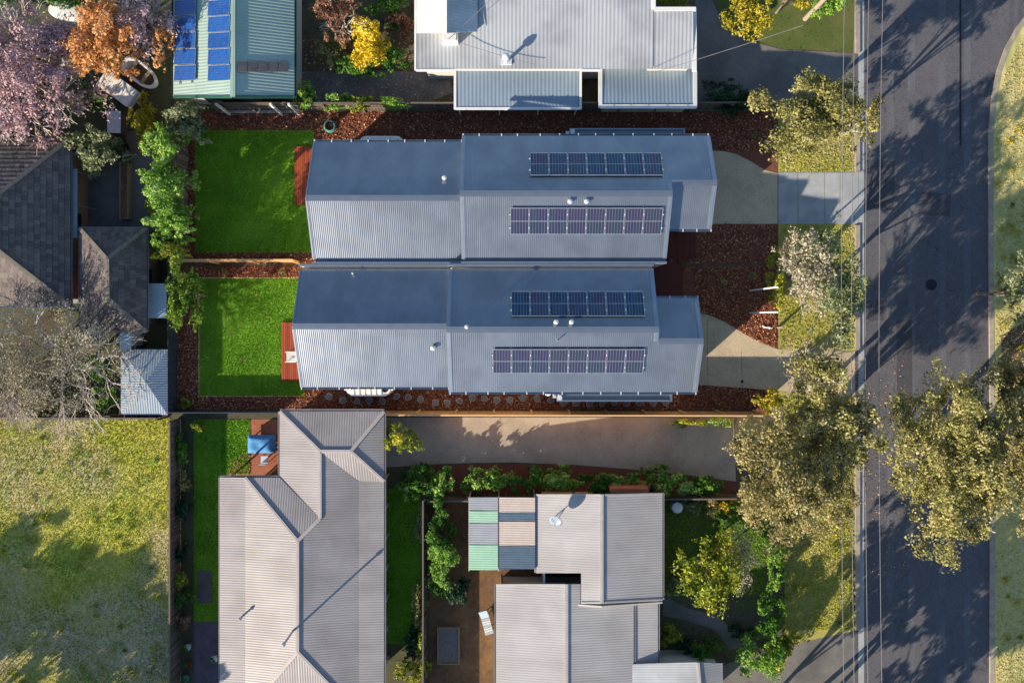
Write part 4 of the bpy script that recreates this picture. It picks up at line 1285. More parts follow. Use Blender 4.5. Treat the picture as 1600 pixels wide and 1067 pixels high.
# low front deck of this house, with white posts
q0, q1 = P(345, 158, 0), P(462, 177, 0)
root = empty('porch', ((q0.x + q1.x) / 2, (q0.y + q1.y) / 2, 0), 'shaded porch with white posts under the mint roof edge', 'porch')
mb = MB(); mb.box((q0.x, q1.y, 0), (q1.x, q0.y, .15)); mb.build('floor', M['concrete'], root)
for px in (347, 430, 458):
    q = P(px, 170, 1.5); mb = MB(); mb.box((q.x - .07, q.y - .07, .15), (q.x + .07, q.y + .07, 2.5)); mb.build('post', M['white'], root)
for col, (px0, px1) in enumerate(((274, 308), (327, 361))):
    label = ('column of blue solar panels at the eave of the mint roof', 'column of blue solar panels near the ridge of the mint roof')[col]
    x0, x1 = px0, px1
    z = lambda x: 3.0 + (x - 271) / 93 * 1.2
    a, b = P(x0, 60, z(x0)), P(x1, 60, z(x1))
    mid = a.lerp(b, .5)
    root = empty('solar_array', mid, label, 'solar panels', 'blue solar arrays on the mint roof')
    ax = (b - a).normalized(); nn = ax.cross(Vector((0, 1, 0))).normalized()
    rot = Matrix((ax, Vector((0, 1, 0)), nn)).transposed().to_4x4()
    for i in range(7):
        yy = P(x0, 117 - i * 25.3, z(px0)).y
        p = bpy.data.objects.new('solar_panel', FRAME_B); COL.objects.link(p); p.parent = root
        p.matrix_basis = Matrix.Translation(Vector((0, yy - root.location.y, 0)) + nn * .1) @ rot
        q = bpy.data.objects.new('cell_strips', rnd.choice(CELLS_B)); COL.objects.link(q); q.parent = p
    for f in (-.45, .45):
        mb = MB(); m = mid + ax * f + nn * .05
        mb.beam(Vector((m.x, P(0, 130, 3.5).y, m.z)), Vector((m.x, P(0, -52, 3.5).y, m.z)), .045, .05); mb.build('mounting_rail', M['galv'], root)

# dark tiled houses to the left


def tiled_house(label, eave, ze, ridge, zr, group=None, walls_mat='brick_wall'):
    x0, y0, x1, y1 = eave
    (ra, rb) = ridge
    c = P((x0 + x1) / 2, (y0 + y1) / 2)
    h = empty('house', (c.x, c.y, 0), label, 'house', group)
    c00, c10, c11, c01 = (x0, y0, ze), (x1, y0, ze), (x1, y1, ze), (x0, y1, ze)
    ra, rb = (*ra, zr), (*rb, zr)
    if abs(ra[0] - rb[0]) > abs(ra[1] - rb[1]):   # ridge runs across the picture, ra left, rb right
        faces = [(c00, c10, rb, ra), (c10, c11, rb), (c11, c01, ra, rb), (c01, c00, ra)]
        ed = ((ra, rb), (c00, ra), (c01, ra), (c10, rb), (c11, rb))
    else:
        faces = [(c00, c10, ra), (c10, c11, rb, ra), (c11, c01, rb), (c01, c00, ra, rb)]
        ed = ((ra, rb), (c00, ra), (c10, ra), (c11, rb), (c01, rb))
    for f in faces:
        tiled_plane('roof_tiles', [P(*p) for p in f], M['tile_dark'], h)
    caps(h, E(*ed), M['ridge_tile'], .24, .07)
    gutters(h, E(((x0, y0 - .5, ze), (x1, y0 - .5, ze)), ((x1 + .5, y0, ze), (x1 + .5, y1, ze)), ((x0, y1 + .5, ze), (x1, y1 + .5, ze)), ((x0 - .5, y0, ze), (x0 - .5, y1, ze))), M['trim'])
    b = px_walls(h, eave, ze - .05, walls_mat, .5, ze)
    opening(h, (b[2], (b[1] + b[3]) / 2), (1, 0), 1.6, 1.2, .9); opening(h, ((b[0] + b[2]) / 2, b[1]), (0, -1), 1.4, 1.1, .9)
    return h


tiled_house('large dark tiled hip roof house beside the grey paved yard', (-330, 217, 110, 478), 2.8, ((-260, 348), (-58, 348)), 5.3)
tiled_house('small dark tiled hip roof outbuilding next to the bare ash coloured tree', (125, 357, 229, 518), 2.5, ((168, 405), (169, 466)), 3.9)
# awning sheet along the dark house
a, b = P(106, 262, 2.5), P(121, 372, 2.3)
root = empty('awning', (a.lerp(b, .5).x, a.lerp(b, .5).y, 0), 'narrow blue awning along the dark tiled house wall', 'awning')
roof_face(root, [(106, 264, 2.6), (121, 264, 2.35), (121, 372, 2.35), (106, 372, 2.6)], 'blue_sheet', .12, .008)
for y in (268, 320, 369):
    q = P(120, y, 2.3); mb = MB(); mb.box((q.x - .03, q.y - .03, 0), (q.x + .03, q.y + .03, 2.32)); mb.build('post', M['galv'], root)


def shed(label, faces, rect, mat, z1, group=None):
    c = P((rect[0] + rect[2]) / 2, (rect[1] + rect[3]) / 2)
    root = empty('shed', (c.x, c.y, 0), label, 'shed', group)
    for f in faces: roof_face(root, f, mat, .16, .01)
    b = px_walls(root, rect, z1, 'weatherboard', .12, z1)
    opening(root, ((b[0] + b[2]) / 2, b[1]), (0, -1), .9, z1 - .12, .05, 'door', bars=0)
    return root


shed('blue grey hip roofed shed at the corner of the grass field', [[(189, 546, 1.5), (262, 546, 1.5), (228, 597, 1.9)], [(262, 546, 1.5), (262, 648, 1.5), (228, 597, 1.9)], [(262, 648, 1.5), (189, 648, 1.5), (228, 597, 1.9)], [(189, 648, 1.5), (189, 546, 1.5), (228, 597, 1.9)]], (190, 547, 261, 647), 'blue_sheet', 1.48)
shed('small light blue skillion shed behind the leafy corner shrub', [[(231, 443, 1.6), (260, 443, 1.45), (260, 497, 1.45), (231, 497, 1.6)]], (232, 444, 259, 496), 'pale_sheet', 1.42)
shed('tiny pale lean-to between dark outbuilding and blue grey shed', [[(187, 514, 2.0), (205, 514, 1.85), (205, 545, 1.85), (187, 545, 2.0)]], (188, 515, 204, 544), 'pale_sheet', 1.8)

# ---------------------------------------------------------------- decks, tank, stones and the yard things


def deck(label, rect, mat, h=.18, pitch=.135, group='timber decks of the twin houses'):
    a, b = P(rect[0], rect[3]), P(rect[2], rect[1])
    root = empty('timber_deck', ((a.x + b.x) / 2, (a.y + b.y) / 2, 0), label, 'deck', group)
    n = round((b.x - a.x) / pitch)
    V = []
    for k in range(4):
        V = [[(-.062, -(b.y - a.y) / 2, 0), (.062, -(b.y - a.y) / 2, 0), (.062, (b.y - a.y) / 2, 0), (-.062, (b.y - a.y) / 2, 0)],
             [(-.062, -(b.y - a.y) / 2, 0), (-.062, -(b.y - a.y) / 2, -.03), (.062, -(b.y - a.y) / 2, -.03), (.062, -(b.y - a.y) / 2, 0)],
             [(-.062, -(b.y - a.y) / 2, -.03), (-.062, -(b.y - a.y) / 2, 0), (-.062, (b.y - a.y) / 2, 0), (-.062, (b.y - a.y) / 2, -.03)],
             [(.062, -(b.y - a.y) / 2, 0), (.062, -(b.y - a.y) / 2, -.03), (.062, (b.y - a.y) / 2, -.03), (.062, (b.y - a.y) / 2, 0)]]
        o = quads('board', V, M[mat], None, [(.15, .4, .65, .9)[k]] * 4)
        if k == 0: meshes = []
        meshes.append(o.data); bpy.data.objects.remove(o)
    for i in range(n):
        o = bpy.data.objects.new('board', rnd.choice(meshes)); COL.objects.link(o); o.parent = root
        o.location = (a.x + (i + .5) * (b.x - a.x) / n - root.location.x, 0, h + rnd.uniform(-.003, .003))
    mb = MB(); mb.box((a.x + .02, a.y + .02, 0), (b.x - .02, b.y - .02, h - .04)); mb.build('bearer', M['black'], root)
    return root


deck('sunlit red timber deck with a white chair, behind the middle house', (441, 504, 476, 595), 'deck_red')
deck('red timber deck at the rear of the upper twin house', (461, 230, 490, 321), 'deck_red')
deck('dark timber entry deck beside the mulched front yard of the middle house', (1016, 410, 1066, 470), 'deck_dark')
deck('dark timber entry deck of the twin house below its concrete drive', (1036, 352, 1086, 404), 'deck_dark')

# white garden chair on the deck
q = P(458, 557, .18)
root = empty('garden_chair', (q.x, q.y, .18), 'white slatted garden chair standing on the sunlit red deck', 'chair')
for sx in (-.27, .27):
    for sy in (-.25, .25):
        mb = MB(); mb.box((q.x + sx - .025, q.y + sy - .025, .18), (q.x + sx + .025, q.y + sy + .025, .58)); mb.build('leg', M['white'], root)
for i in range(5):
    mb = MB(); y = q.y - .28 + i * .14; mb.box((q.x - .32, y - .055, .58), (q.x + .30, y + .055, .605)); mb.build('seat_slat', M['white'], root)
for i in range(5):
    mb = MB(); y = q.y - .24 + i * .12; mb.beam(Vector((q.x + .3, y, .62)), Vector((q.x + .52, y, 1.15)), .09, .02); mb.build('back_slat', M['white'], root)
for s in (-1, 1):
    mb = MB(); mb.box((q.x - .34, q.y + s * .33 - .035, .78), (q.x + .36, q.y + s * .33 + .035, .805)); mb.box((q.x - .30, q.y + s * .33 - .02, .58), (q.x - .26, q.y + s * .33 + .02, .78)); mb.build('armrest', M['white'], root)


def tank(T, label, shade=1):
    root = empty('water_tank', T(-9.2, -4.5, 0), label, 'water tank', 'slimline tanks of the twin houses')
    L2, W2, hh = 1.48, .50, 1.9
    def ring(k, z):
        pts = []
        for cx, a0 in ((L2 - W2, -90), (-(L2 - W2), 90)):
            for i in range(9):
                t = math.radians(a0 + 180 * i / 8)
                pts.append(T(-9.2 + cx + W2 * k * math.cos(t), -4.52 + W2 * k * math.sin(t), z))
        return pts
    prof = [(1, 0), (1, .5), (1.03, .53), (1.03, .58), (1, .61), (1, 1.1), (1.03, 1.13), (1.03, 1.18), (1, 1.21), (1, hh - .12), (.96, hh - .04), (.86, hh)]
    mb = MB(); n = 18
    vs = []
    for k, z in prof: vs += ring(k, z)
    fs = [(i * n + j, i * n + (j + 1) % n, (i + 1) * n + (j + 1) % n, (i + 1) * n + j) for i in range(len(prof) - 1) for j in range(n)] + [tuple(range((len(prof) - 1) * n, len(prof) * n))]
    mb.add(vs, fs); mb.build('body', M['tank'], root)
    for i in range(6):
        x = -9.2 - 1.05 + i * .36
        mb = MB(); mb.box(T(x - .10, -4.9, hh - .01), T(x + .10, -4.12, hh + .05)); mb.build('rib', M['tank'], root)
    mb = MB(); c = T(-8.12, -4.55, hh); mb.lathe(c, [(.2, 0), (.2, .05), (.16, .06), (.15, .02)], 16); mb.build('inlet_strainer', M['black'], root)
    mb = MB(); c = T(-10.35, -4.5, hh); mb.lathe(c, [(.09, 0), (.09, .06), (.03, .09)], 10); mb.build('inlet_pipe', M['galv'], root)
    for x in (-10.72, -7.68):
        mb = MB(); mb.box(T(x - .08, -4.62, 1.0), T(x + .08, -4.46, 1.86)); mb.build('lug', M['tank'], root)
    return root


tank(TC, 'white ribbed slimline water tank under the sunny eave by the stepping stones')
tank(TU, 'white slimline water tank on the shaded side of the upper twin house')

stones = [(514, 620), (535.5, 625.7), (558, 626.5), (577, 625.5), (598, 626.5), (620, 619.5), (638, 621), (657, 624), (680, 629), (699, 628.5), (718, 626.3), (738, 621.4), (756.6, 622.7), (776, 625.7), (797, 624.8), (817, 622), (839, 622), (860, 625.5), (880, 629.5), (900, 630), (921, 630), (941, 630.3), (960, 629), (979, 630.4), (1000, 629.5), (1020, 630), (1040, 629.5)]
STM = []
for k in range(4):
    mb = MB()
    n = 12
    rr = [1 + rnd.uniform(-.16, .16) for _ in range(n)]
    vs = [(math.cos(2 * math.pi * i / n) * rr[i] * r, math.sin(2 * math.pi * i / n) * rr[i] * r, z) for z, r in ((0, .24), (.045, .24), (.06, .21)) for i in range(n)]
    fs = [(j * n + i, j * n + (i + 1) % n, (j + 1) * n + (i + 1) % n, (j + 1) * n + i) for j in range(2) for i in range(n)] + [tuple(range(2 * n, 3 * n))]
    me = bpy.data.meshes.new('stepping_stone'); me.from_pydata(vs, [], fs)
    me.materials.append(M['stone_edge']); me.materials.append(M['stone'])
    for i, p in enumerate(me.polygons): p.material_index = 1 if i >= 2 * n else 0
    STM.append(me)
nth = 'first second third fourth fifth sixth seventh eighth ninth tenth eleventh twelfth thirteenth fourteenth fifteenth sixteenth seventeenth eighteenth nineteenth twentieth twenty-first twenty-second twenty-third twenty-fourth twenty-fifth twenty-sixth twenty-seventh'.split()
for i, (px, py) in enumerate(stones):
    o = bpy.data.objects.new('stepping_stone', STM[i % 4]); COL.objects.link(o)
    o.location = P(px, py, .02); o.location.z = .012; o.rotation_euler.z = rnd.uniform(0, 6)
    o.scale = (1, rnd.uniform(.85, 1.05), 1)
    if 535 < px < 605: where = 'beside the white water tank'
    elif px > 870: where = 'below the window hood'
    else: where = 'in the brown mulch path'
    tag(o, 'round grey stepping stone %s, %s from the rear lawn' % (where, nth[i]), 'stepping stone', 'stepping stones along the fence')

# tall white posts and a pipe stub in the front yard
for (px, py), lab in (((1172, 454), 'tall slender white post in the shaded mulch of the front yard'), ((1172, 489), 'tall slender white post at the edge of the sunlit mulch')):
    q = P(px, py); root = empty('white_post', q, lab, 'post', 'white posts in the front yard')
    mb = MB(); mb.box((q.x - .045, q.y - .045, 0), (q.x + .045, q.y + .045, 5.0)); mb.build('shaft', M['white'], root)
    mb = MB(); mb.lathe((q.x, q.y, 5.0), [(.07, 0), (.07, .04), (.01, .1)], 4); mb.build('cap', M['white'], root)
q = P(1191, 511); root = empty('pipe_stub', q, 'short white pipe elbow lying on sunlit mulch near the drive', 'pipe')
mb = MB(); mb.tube([q + Vector((0, .1, .06)), q + Vector((.1, 0, .1)), q + Vector((.5, -.04, .1))], .06, 8); mb.build('elbow', M['white'], root)
mb = MB(); mb.tube([q + Vector((.42, -.04, .1)), q + Vector((.5, -.04, .1))], .09, 10); mb.build('flange', M['white'], root)
q = P(1215, 512); mb = MB(); mb.box((q.x - .06, q.y - .06, 0), (q.x + .06, q.y + .06, 1.0))
tag(mb.build('bollard', M['timber']), 'low timber bollard at the street edge of the mulched front yard', 'bollard')

# water heater under the eave
q = Vector((2.6, -4.75, 0)); root = empty('water_heater', q, 'white round water heater partly hidden below the eave by the hood', 'water heater')
mb = MB(); mb.lathe(q, [(.27, 0), (.27, 1.5), (.22, 1.58), (.05, 1.6)], 16); mb.build('cylinder', M['white'], root, smooth=False)
mb = MB(); mb.tube([q + Vector((.05, .1, 1.55)), q + Vector((.05, .1, 1.8)), q + Vector((.05, .5, 1.85))], .02, 6); mb.build('pipe', M['galv'], root)

# hose coil by the upper twin house
q = P(516, 198); root = empty('garden_hose', q, 'coil of green garden hose on the mulch near the upper deck', 'hose')
for k in range(4):
    mb = MB(); mb.tube([q + Vector(((.42 - .03 * k) * math.cos(t), (.42 - .03 * k) * math.sin(t), .05 + .04 * k)) for t in [2 * math.pi * i / 22 for i in range(23)]], .03, 6); mb.build('loop', M['hose'], root)
mb = MB(); mb.tube([q + Vector((.4, -.1, .04)), q + Vector((.8, -.25, .03)), q + Vector((1.2, .1, .03)), q + Vector((1.6, -.2, .03))], .022, 6); mb.build('tail', M['black'], root)

# boats and boxes in the left yard


def boat(label, px, py, length, width, ang, mat, inner, h=.55, covered=False):
    q = P(px, py); root = empty('boat', (q.x, q.y, 0), label, 'boat', 'dinghies in the back yard')
    ca, sa = math.cos(ang), math.sin(ang)
    def W(u, v, z): return Vector((q.x + u * ca - v * sa, q.y + u * sa + v * ca, z))
    def outline(k, z, inset=0):
        pts = []
        for i in range(24):
            t = 2 * math.pi * i / 24
            cu, su = math.cos(t), math.sin(t)
            u = length / 2 * (abs(cu) ** .6) * (1 if cu > 0 else -1)
            v = width / 2 * (abs(su) ** .6) * (1 if su > 0 else -1) * (1 if u < 0 else 1 - .45 * (u / (length / 2)) ** 3)
            pts.append(W(u * k - inset * 0, v * k, z))
        return pts
    mb = MB(); n = 24
    rings = [outline(.72, .05), outline(.9, .25), outline(1, h), outline(.97, h + .05), outline(.80, h + .03), outline(.74, h - .1), outline(.66, .16)]
    if covered: rings = [outline(.72, .05), outline(.9, .25), outline(1, h), outline(.9, h + .1), outline(.6, h + .2), outline(.25, h + .24)]
    vs = [p for r in rings for p in r]
    fs = [(i * n + j, i * n + (j + 1) % n, (i + 1) * n + (j + 1) % n, (i + 1) * n + j) for i in range(len(rings) - 1) for j in range(n)] + [tuple(range((len(rings) - 1) * n, len(rings) * n))]
    mb.add(vs, fs); mb.build('hull', M[mat], root, smooth=False)
    if not covered:
        mb = MB(); mb.poly(outline(.68, .19)); mb.build('floor', M[inner], root)
    for u in (-.22, .16):
        mb = MB(); a, b = W(u * length, -width * .36, h - .02 if not covered else h + .15), W(u * length, width * .36, h - .02 if not covered else h + .15)
        mb.beam(a, b, .25, .04); mb.build('thwart', M['timber'] if not covered else M['white'], root)
    return root


boat('pale upturned dinghy half under the green top corner bushes', 112, 23, 2.5, 1.25, math.radians(172), 'tank', 'grey_soil', covered=True)
boat('open inflatable style dinghy with white sides full of brown leaves', 225, 119, 2.9, 1.35, math.radians(-38), 'tank', 'dirt')
q = P(195, 145)
root = empty('trailer', (q.x, q.y, 0), 'covered pale trailer parked at an angle beside the open dinghy', 'trailer')
rm = Matrix.Rotation(math.radians(-36), 3, 'Z')
def TB(lo, hi, name, mat, bev=0):
    mb = MB(); mb.box(lo, hi); mb.v = [tuple(rm @ Vector(v) + q) for v in mb.v]; return mb.build(name, M[mat], root)
TB((-1.3, -.62, .45), (1.3, .62, .95), 'tub', 'white_metal')
for k in range(4): TB((-1.25 + k * .64, -.64, .95), (-.67 + k * .64, .64, 1.0 + .03 * (k % 2)), 'cover_panel', 'tank')
TB((1.3, -.05, .5), (2.0, .05, .58), 'drawbar', 'galv')
for sy in (-.74, .74):
    mb = MB(); mb.tube([rm @ Vector((-.1, sy - .08, .3)) + q, rm @ Vector((-.1, sy + .08, .3)) + q], .3, 14); mb.build('wheel', M['black'], root)
q = P(190, 197)
root = empty('storage_box', (q.x, q.y, 0), 'lilac grey storage box beside the yellow flowering shrub', 'storage box')
mb = MB(); mb.box((q.x - .4, q.y - .7, 0), (q.x + .4, q.y + .7, .9)); mb.build('body', M['plum_paving'], root)
mb = MB(); mb.box((q.x - .44, q.y - .74, .9), (q.x + .44, q.y + .74, .97)); mb.box((q.x + .1, q.y - .6, .97), (q.x + .3, q.y + .6, 1.0)); mb.build('lid', M['white_metal'], root)
q = P(122, 95)
root = empty('garden_bench', (q.x, q.y, 0), 'grey weathered garden bench between pink and orange trees', 'bench')
for k in range(4):
    mb = MB(); mb.box((q.x - .8, q.y - .25 + k * .13, .45), (q.x + .8, q.y - .14 + k * .13, .48)); mb.build('seat_slat', M['concrete'], root)
for sx in (-.7, .7):
    mb = MB(); mb.box((q.x + sx - .04, q.y - .22, 0), (q.x + sx + .04, q.y + .24, .45)); mb.build('leg', M['concrete'], root)
for k in range(2):
    mb = MB(); mb.box((q.x - .8, q.y + .27, .6 + k * .16), (q.x + .8, q.y + .30, .72 + k * .16)); mb.build('back_slat', M['concrete'], root)
# timber planter along the yard path
q = P(199, 300); root = empty('planter', (q.x, q.y, 0), 'long grey planter with rusty soil along the paved yard', 'planter')
for lo, hi in (((-.3, -1.9, 0), (.3, -1.84, .45)), ((-.3, 1.84, 0), (.3, 1.9, .45)), ((-.3, -1.84, 0), (-.24, 1.84, .45)), ((.24, -1.84, 0), (.3, 1.84, .45))):
    mb = MB(); mb.box(Vector(lo) + q, Vector(hi) + q); mb.build('board', M['timber'], root)
mb = MB(); mb.box(q + Vector((-.24, -1.84, .1)), q + Vector((.24, 1.84, .38))); mb.build('soil', M['dirt'], root)

# back patio of the cream house
q = P(412, 692); root = empty('outdoor_table', (q.x, q.y, 0), 'outdoor table under a rumpled blue cover on the brick patio', 'table')
mb = MB(); n = 10
vs = []
for i in range(n + 1):
    for j in range(n + 1):
        u, v = i / n * 2 - 1, j / n * 2 - 1
        d = max(abs(u), abs(v))
        vs.append((q.x + u * .95, q.y + v * .62, .78 - (max(0, d - .75) * 1.6) + .05 * math.sin(5 * u + 3 * v) * (1 - d)))
fs = [(i * (n + 1) + j, (i + 1) * (n + 1) + j, (i + 1) * (n + 1) + j + 1, i * (n + 1) + j + 1) for i in range(n) for j in range(n)]
mb.add(vs, fs); mb.build('cover', M['blue_cloth'], root, smooth=True)
for sx in (-.7, .7):
    for sy in (-.42, .42):
        mb = MB(); mb.box((q.x + sx - .03, q.y + sy - .03, 0), (q.x + sx + .03, q.y + sy + .03, .7)); mb.build('leg', M['galv'], root)
for k, (dx, dy, lab) in enumerate(((.2, -1.05, 'grey patio chair on the sunny side of the blue covered table'), (1.35, .1, 'grey patio chair between blue covered table and cream roof'))):
    c = q + Vector((dx, dy, 0)); root = empty('patio_chair', c, lab, 'chair', 'patio chairs at the blue table')
    mb = MB(); mb.box((c.x - .24, c.y - .24, .42), (c.x + .24, c.y + .24, .46)); mb.build('seat', M['white_metal'], root)
    mb = MB(); mb.box((c.x - .24, c.y - .27, .5), (c.x + .24, c.y - .24, .9)); mb.build('backrest', M['white_metal'], root)
    for sx in (-.2, .2):
        for sy in (-.2, .2):
            mb = MB(); mb.box((c.x + sx - .02, c.y + sy - .02, 0), (c.x + sx + .02, c.y + sy + .02, .42)); mb.build('leg', M['galv'], root)

# dirt yard: raised bed, folded sun lounger
q = P(701, 1006); root = empty('raised_bed', (q.x, q.y, 0), 'pale timber raised bed of grey soil in the dirt yard', 'garden bed')
for lo, hi in (((-.75, -1.25, 0), (.75, -1.18, .3)), ((-.75, 1.18, 0), (.75, 1.25, .3)), ((-.75, -1.18, 0), (-.68, 1.18, .3)), ((.68, -1.18, 0), (.75, 1.18, .3))):
    mb = MB(); mb.box(Vector(lo) + q, Vector(hi) + q); mb.build('board', M['timber'], root)
mb = MB(); mb.box(q + Vector((-.68, -1.18, 0)), q + Vector((.68, 1.18, .22))); mb.build('soil', M['grey_soil'], root)
q = P(760, 968); root = empty('sun_lounger', (q.x, q.y, 0), 'white and pale blue sun lounger by the wall of the stepped gable house', 'lounger')
rm = Matrix.Rotation(math.radians(15), 3, 'Z')
for k in range(8):
    mb = MB(); mb.box((-.28, -.85 + k * .16, .34), (.28, -.72 + k * .16, .37)); mb.v = [tuple(rm @ Vector(v) + q) for v in mb.v]; mb.build('slat', M['white' if k % 3 else 'pale_sheet'], root)
mb = MB(); mb.beam(Vector((0, .42, .37)), Vector((0, .95, .8)), .56, .04); mb.v = [tuple(rm @ Vector(v) + q) for v in mb.v]; mb.build('backrest', M['pale_sheet'], root)
for sx in (-.25, .25):
    for sy in (-.7, .4):
        mb = MB(); mb.box((sx - .025, sy - .025, 0), (sx + .025, sy + .025, .34)); mb.v = [tuple(rm @ Vector(v) + q) for v in mb.v]; mb.build('leg', M['white'], root)
q = P(1053, 787); root = empty('water_butt', (q.x, q.y, 0), 'pale blue round water butt in the garden corner by the hedge', 'water butt')
mb = MB(); mb.lathe(q, [(.34, 0), (.38, .3), (.38, .8), (.34, 1.0)], 16); mb.build('barrel', M['pale_sheet'], root)
mb = MB(); mb.lathe(q + Vector((0, 0, 1.0)), [(.36, 0), (.36, .05), (.12, .09)], 16); mb.build('lid', M['white'], root)
for i, (px, py, m, lab) in enumerate(((296, 1008, 'white_metal', 'white plant pot in the dark side bed'), (297, 1035, 'deck_red', 'red plant pot in the dark side bed'), (293, 1056, 'hose', 'teal plant pot in the dark side bed'), (338, 1026, 'tank', 'white plant pot on the plum paving by the cream roof'))):
    q = P(px, py); root = empty('plant_pot', (q.x, q.y, 0), lab, 'plant pot', 'pots by the plum paving')
    mb = MB(); mb.lathe(q, [(.15, 0), (.21, .3), (.23, .3), (.23, .35), (.19, .35), (.18, .28)], 12); mb.build('pot', M[m], root)
    pt, e, ti, _ = clump_points((q.x, q.y, .5), (.22, .22, .22), 4, 60); quads('foliage', leaf_faces(pt, .09, .5, .5, e), LEAF['green'], root, ti)

# ---------------------------------------------------------------- power poles and lines


def pole(px, py, label):
    q = P(px, py); root = empty('power_pole', (q.x, q.y, 0), label, 'power pole', 'timber power poles along the street')
    mb = MB(); mb.tube([q, q + Vector((0, 0, 8.2))], [.17, .12], 12); mb.build('shaft', M['pole'], root)
    for z, w in ((7.4, 1.5), (6.6, .8)):
        mb = MB(); mb.beam(q + Vector((-w * .75, .13, z)), q + Vector((w * 1.25, .13, z)), .1, .12); mb.build('crossarm', M['pole'], root)
    for x in XS:
        mb = MB(); mb.lathe((x, q.y + .13, 7.52), [(.05, 0), (.06, .05), (.03, .08), (.06, .11), (.02, .16)], 8); mb.build('insulator', M['white'], root)
    return root


XS = (19.35, 19.95, 20.75, 21.55)
pole(1258, 30, 'timber power pole beside the bright green shrub at the top nature strip')
pole(1265, 1090, 'timber power pole standing at the bottom nature strip')
names = ('overhead power line strung nearest the houses', 'overhead power line second from the houses', 'overhead power line third from the houses', 'overhead power line strung farthest over the road')
ya, yb2 = P(0, 30).y + .13, P(0, 1090).y + .13
for x, lab in zip(XS, names):
    mb = MB()
    pts = []
    for seg in ((ya + 46, ya), (ya, yb2), (yb2, yb2 - 46)):
        for i in range(25):
            t = i / 24
            pts.append(Vector((x, seg[0] + (seg[1] - seg[0]) * t, 7.68 - .5 * 4 * t * (1 - t))))
        pts.pop() if seg[1] != yb2 - 46 else None
    mb.tube(pts, .017, 5)
    tag(mb.build('power_line', M['wire']), lab, 'power line', 'power lines along the street')
for a, b, lab in (((698, 60, 3.7), (838, 102, 3.4), 'thin service wire crossing the pale grey roof low down'), ((700, 62, 3.8), (826, -60, 6.0), 'thin service wire rising from the white gable off the top'), ((1255, 40, 7.0), (1000, 120, 3.3), 'thin service wire from the top pole to the skillion wing')):
    p, q = P(*a), P(*b); mb = MB(); mb.tube([p.lerp(q, t) - Vector((0, 0, .5 * 4 * t * (1 - t) * .4)) for t in [i / 12 for i in range(13)]], .016, 5)
    tag(mb.build('service_wire', M['wire']), lab, 'wire')

# ---------------------------------------------------------------- trees and shrubs
T_ = 'tree'; S_ = 'shrub'
# street trees
plant('eucalyptus_tree', 'pale olive street tree leaning over the kerb by the upper driveway', 1252, 178, 76, 70, 7, 'olive', T_, 'street trees', .115, 1.3, stem=2.4, trunk='pale_bark', rel=.27, n_cl=46)
plant('eucalyptus_tree', 'smaller olive street tree touching the road edge by the upper driveway', 1340, 196, 29, 42, 6.5, 'olive', T_, 'street trees', .115, 1.1, stem=2.4, trunk='pale_bark', rel=.30)
plant('blossom_tree', 'ash grey blossoming street tree beside the grey concrete crossover', 1256, 430, 40, 66, 7, 'ash', T_, 'street trees', .12, .9, stem=2.4, rel=.28, n_cl=40, twigs=420)
plant('street_tree', 'muted green street tree between ash grey blossom and road', 1298, 455, 40, 84, 7.5, 'grey_green', T_, 'street trees', .14, 1.0, stem=2.4, rel=.28, n_cl=34)
plant('street_tree', 'sparse pale street tree with bare branches beside the aggregate drive', 1270, 580, 52, 50, 8, 'olive', T_, 'street trees', .13, .7, stem=3, rel=.28, trunk='pale_bark', twigs=500)
plant('street_tree', 'open olive street tree spreading over the power lines near the kerb', 1325, 665, 46, 64, 9, 'olive', T_, 'street trees', .14, .8, stem=3.6, rel=.25, n_cl=30, trunk='pale_bark', twigs=160)
plant('eucalyptus_tree', 'big golden street tree at the corner of the shared driveway', 1232, 745, 88, 96, 9.5, 'gold', T_, 'street trees', .115, 1.4, stem=3, rel=.22, n_cl=80, trunk='pale_bark')
plant('eucalyptus_tree', 'golden street tree next to the lower right corner shrub of the middle lot', 1276, 652, 56, 42, 8.5, 'gold', T_, 'street trees', .115, 1.2, stem=3, rel=.27, n_cl=36, trunk='pale_bark')
plant('eucalyptus_tree', 'broad olive eucalyptus hanging over the far side of the road', 1470, 722, 96, 142, 11, 'olive', T_, 'street trees', .115, 1.35, stem=3.6, rel=.21, n_cl=90, trunk='pale_bark')
plant('eucalyptus_tree', 'olive brown eucalyptus on the far verge beside the broad one', 1588, 690, 66, 130, 11, 'gold', T_, 'street trees', .115, 1.2, stem=4, rel=.24, n_cl=60, trunk='pale_bark')
plant('eucalyptus_tree', 'young grey green tree on the far verge above the brown soil patch', 1592, 455, 32, 56, 6, 'grey_green', T_, 'street trees', .14, .7, stem=1.8, rel=.3)
plant('eucalyptus_tree', 'golden brown tree at the far verge below the young grey green one', 1604, 590, 55, 50, 10, 'gold', T_, 'street trees', .115, .8, stem=4, rel=.26, trunk='pale_bark')
for x, y, r, h_ in ((1280, 1165, 78, 8), (1185, 1172, 80, 8), (1385, 1215, 90, 8.5), (1290, 1310, 95, 9)):
    plant('eucalyptus_tree', 'street tree just past the lower end of the view', x, y, r, r, h_, 'olive', T_, 'street trees below the view', .24, 1.3, stem=2.2, rel=.24, n_cl=50, trunk='pale_bark')
# trees past the lower left corner that shade the field
for x, y, r, h_ in ((-215, 1262, 95, 7.5), (-85, 1268, 85, 7), (50, 1190, 60, 4.5), (-380, 1250, 95, 8), (-20, 1360, 100, 8)):
    plant('field_tree', 'tree just past the lower corner of the grass field', x, y, r, r, h_, 'green', T_, 'trees below the grass field', .24, 2.4, stem=2.4, rel=.24, n_cl=50)
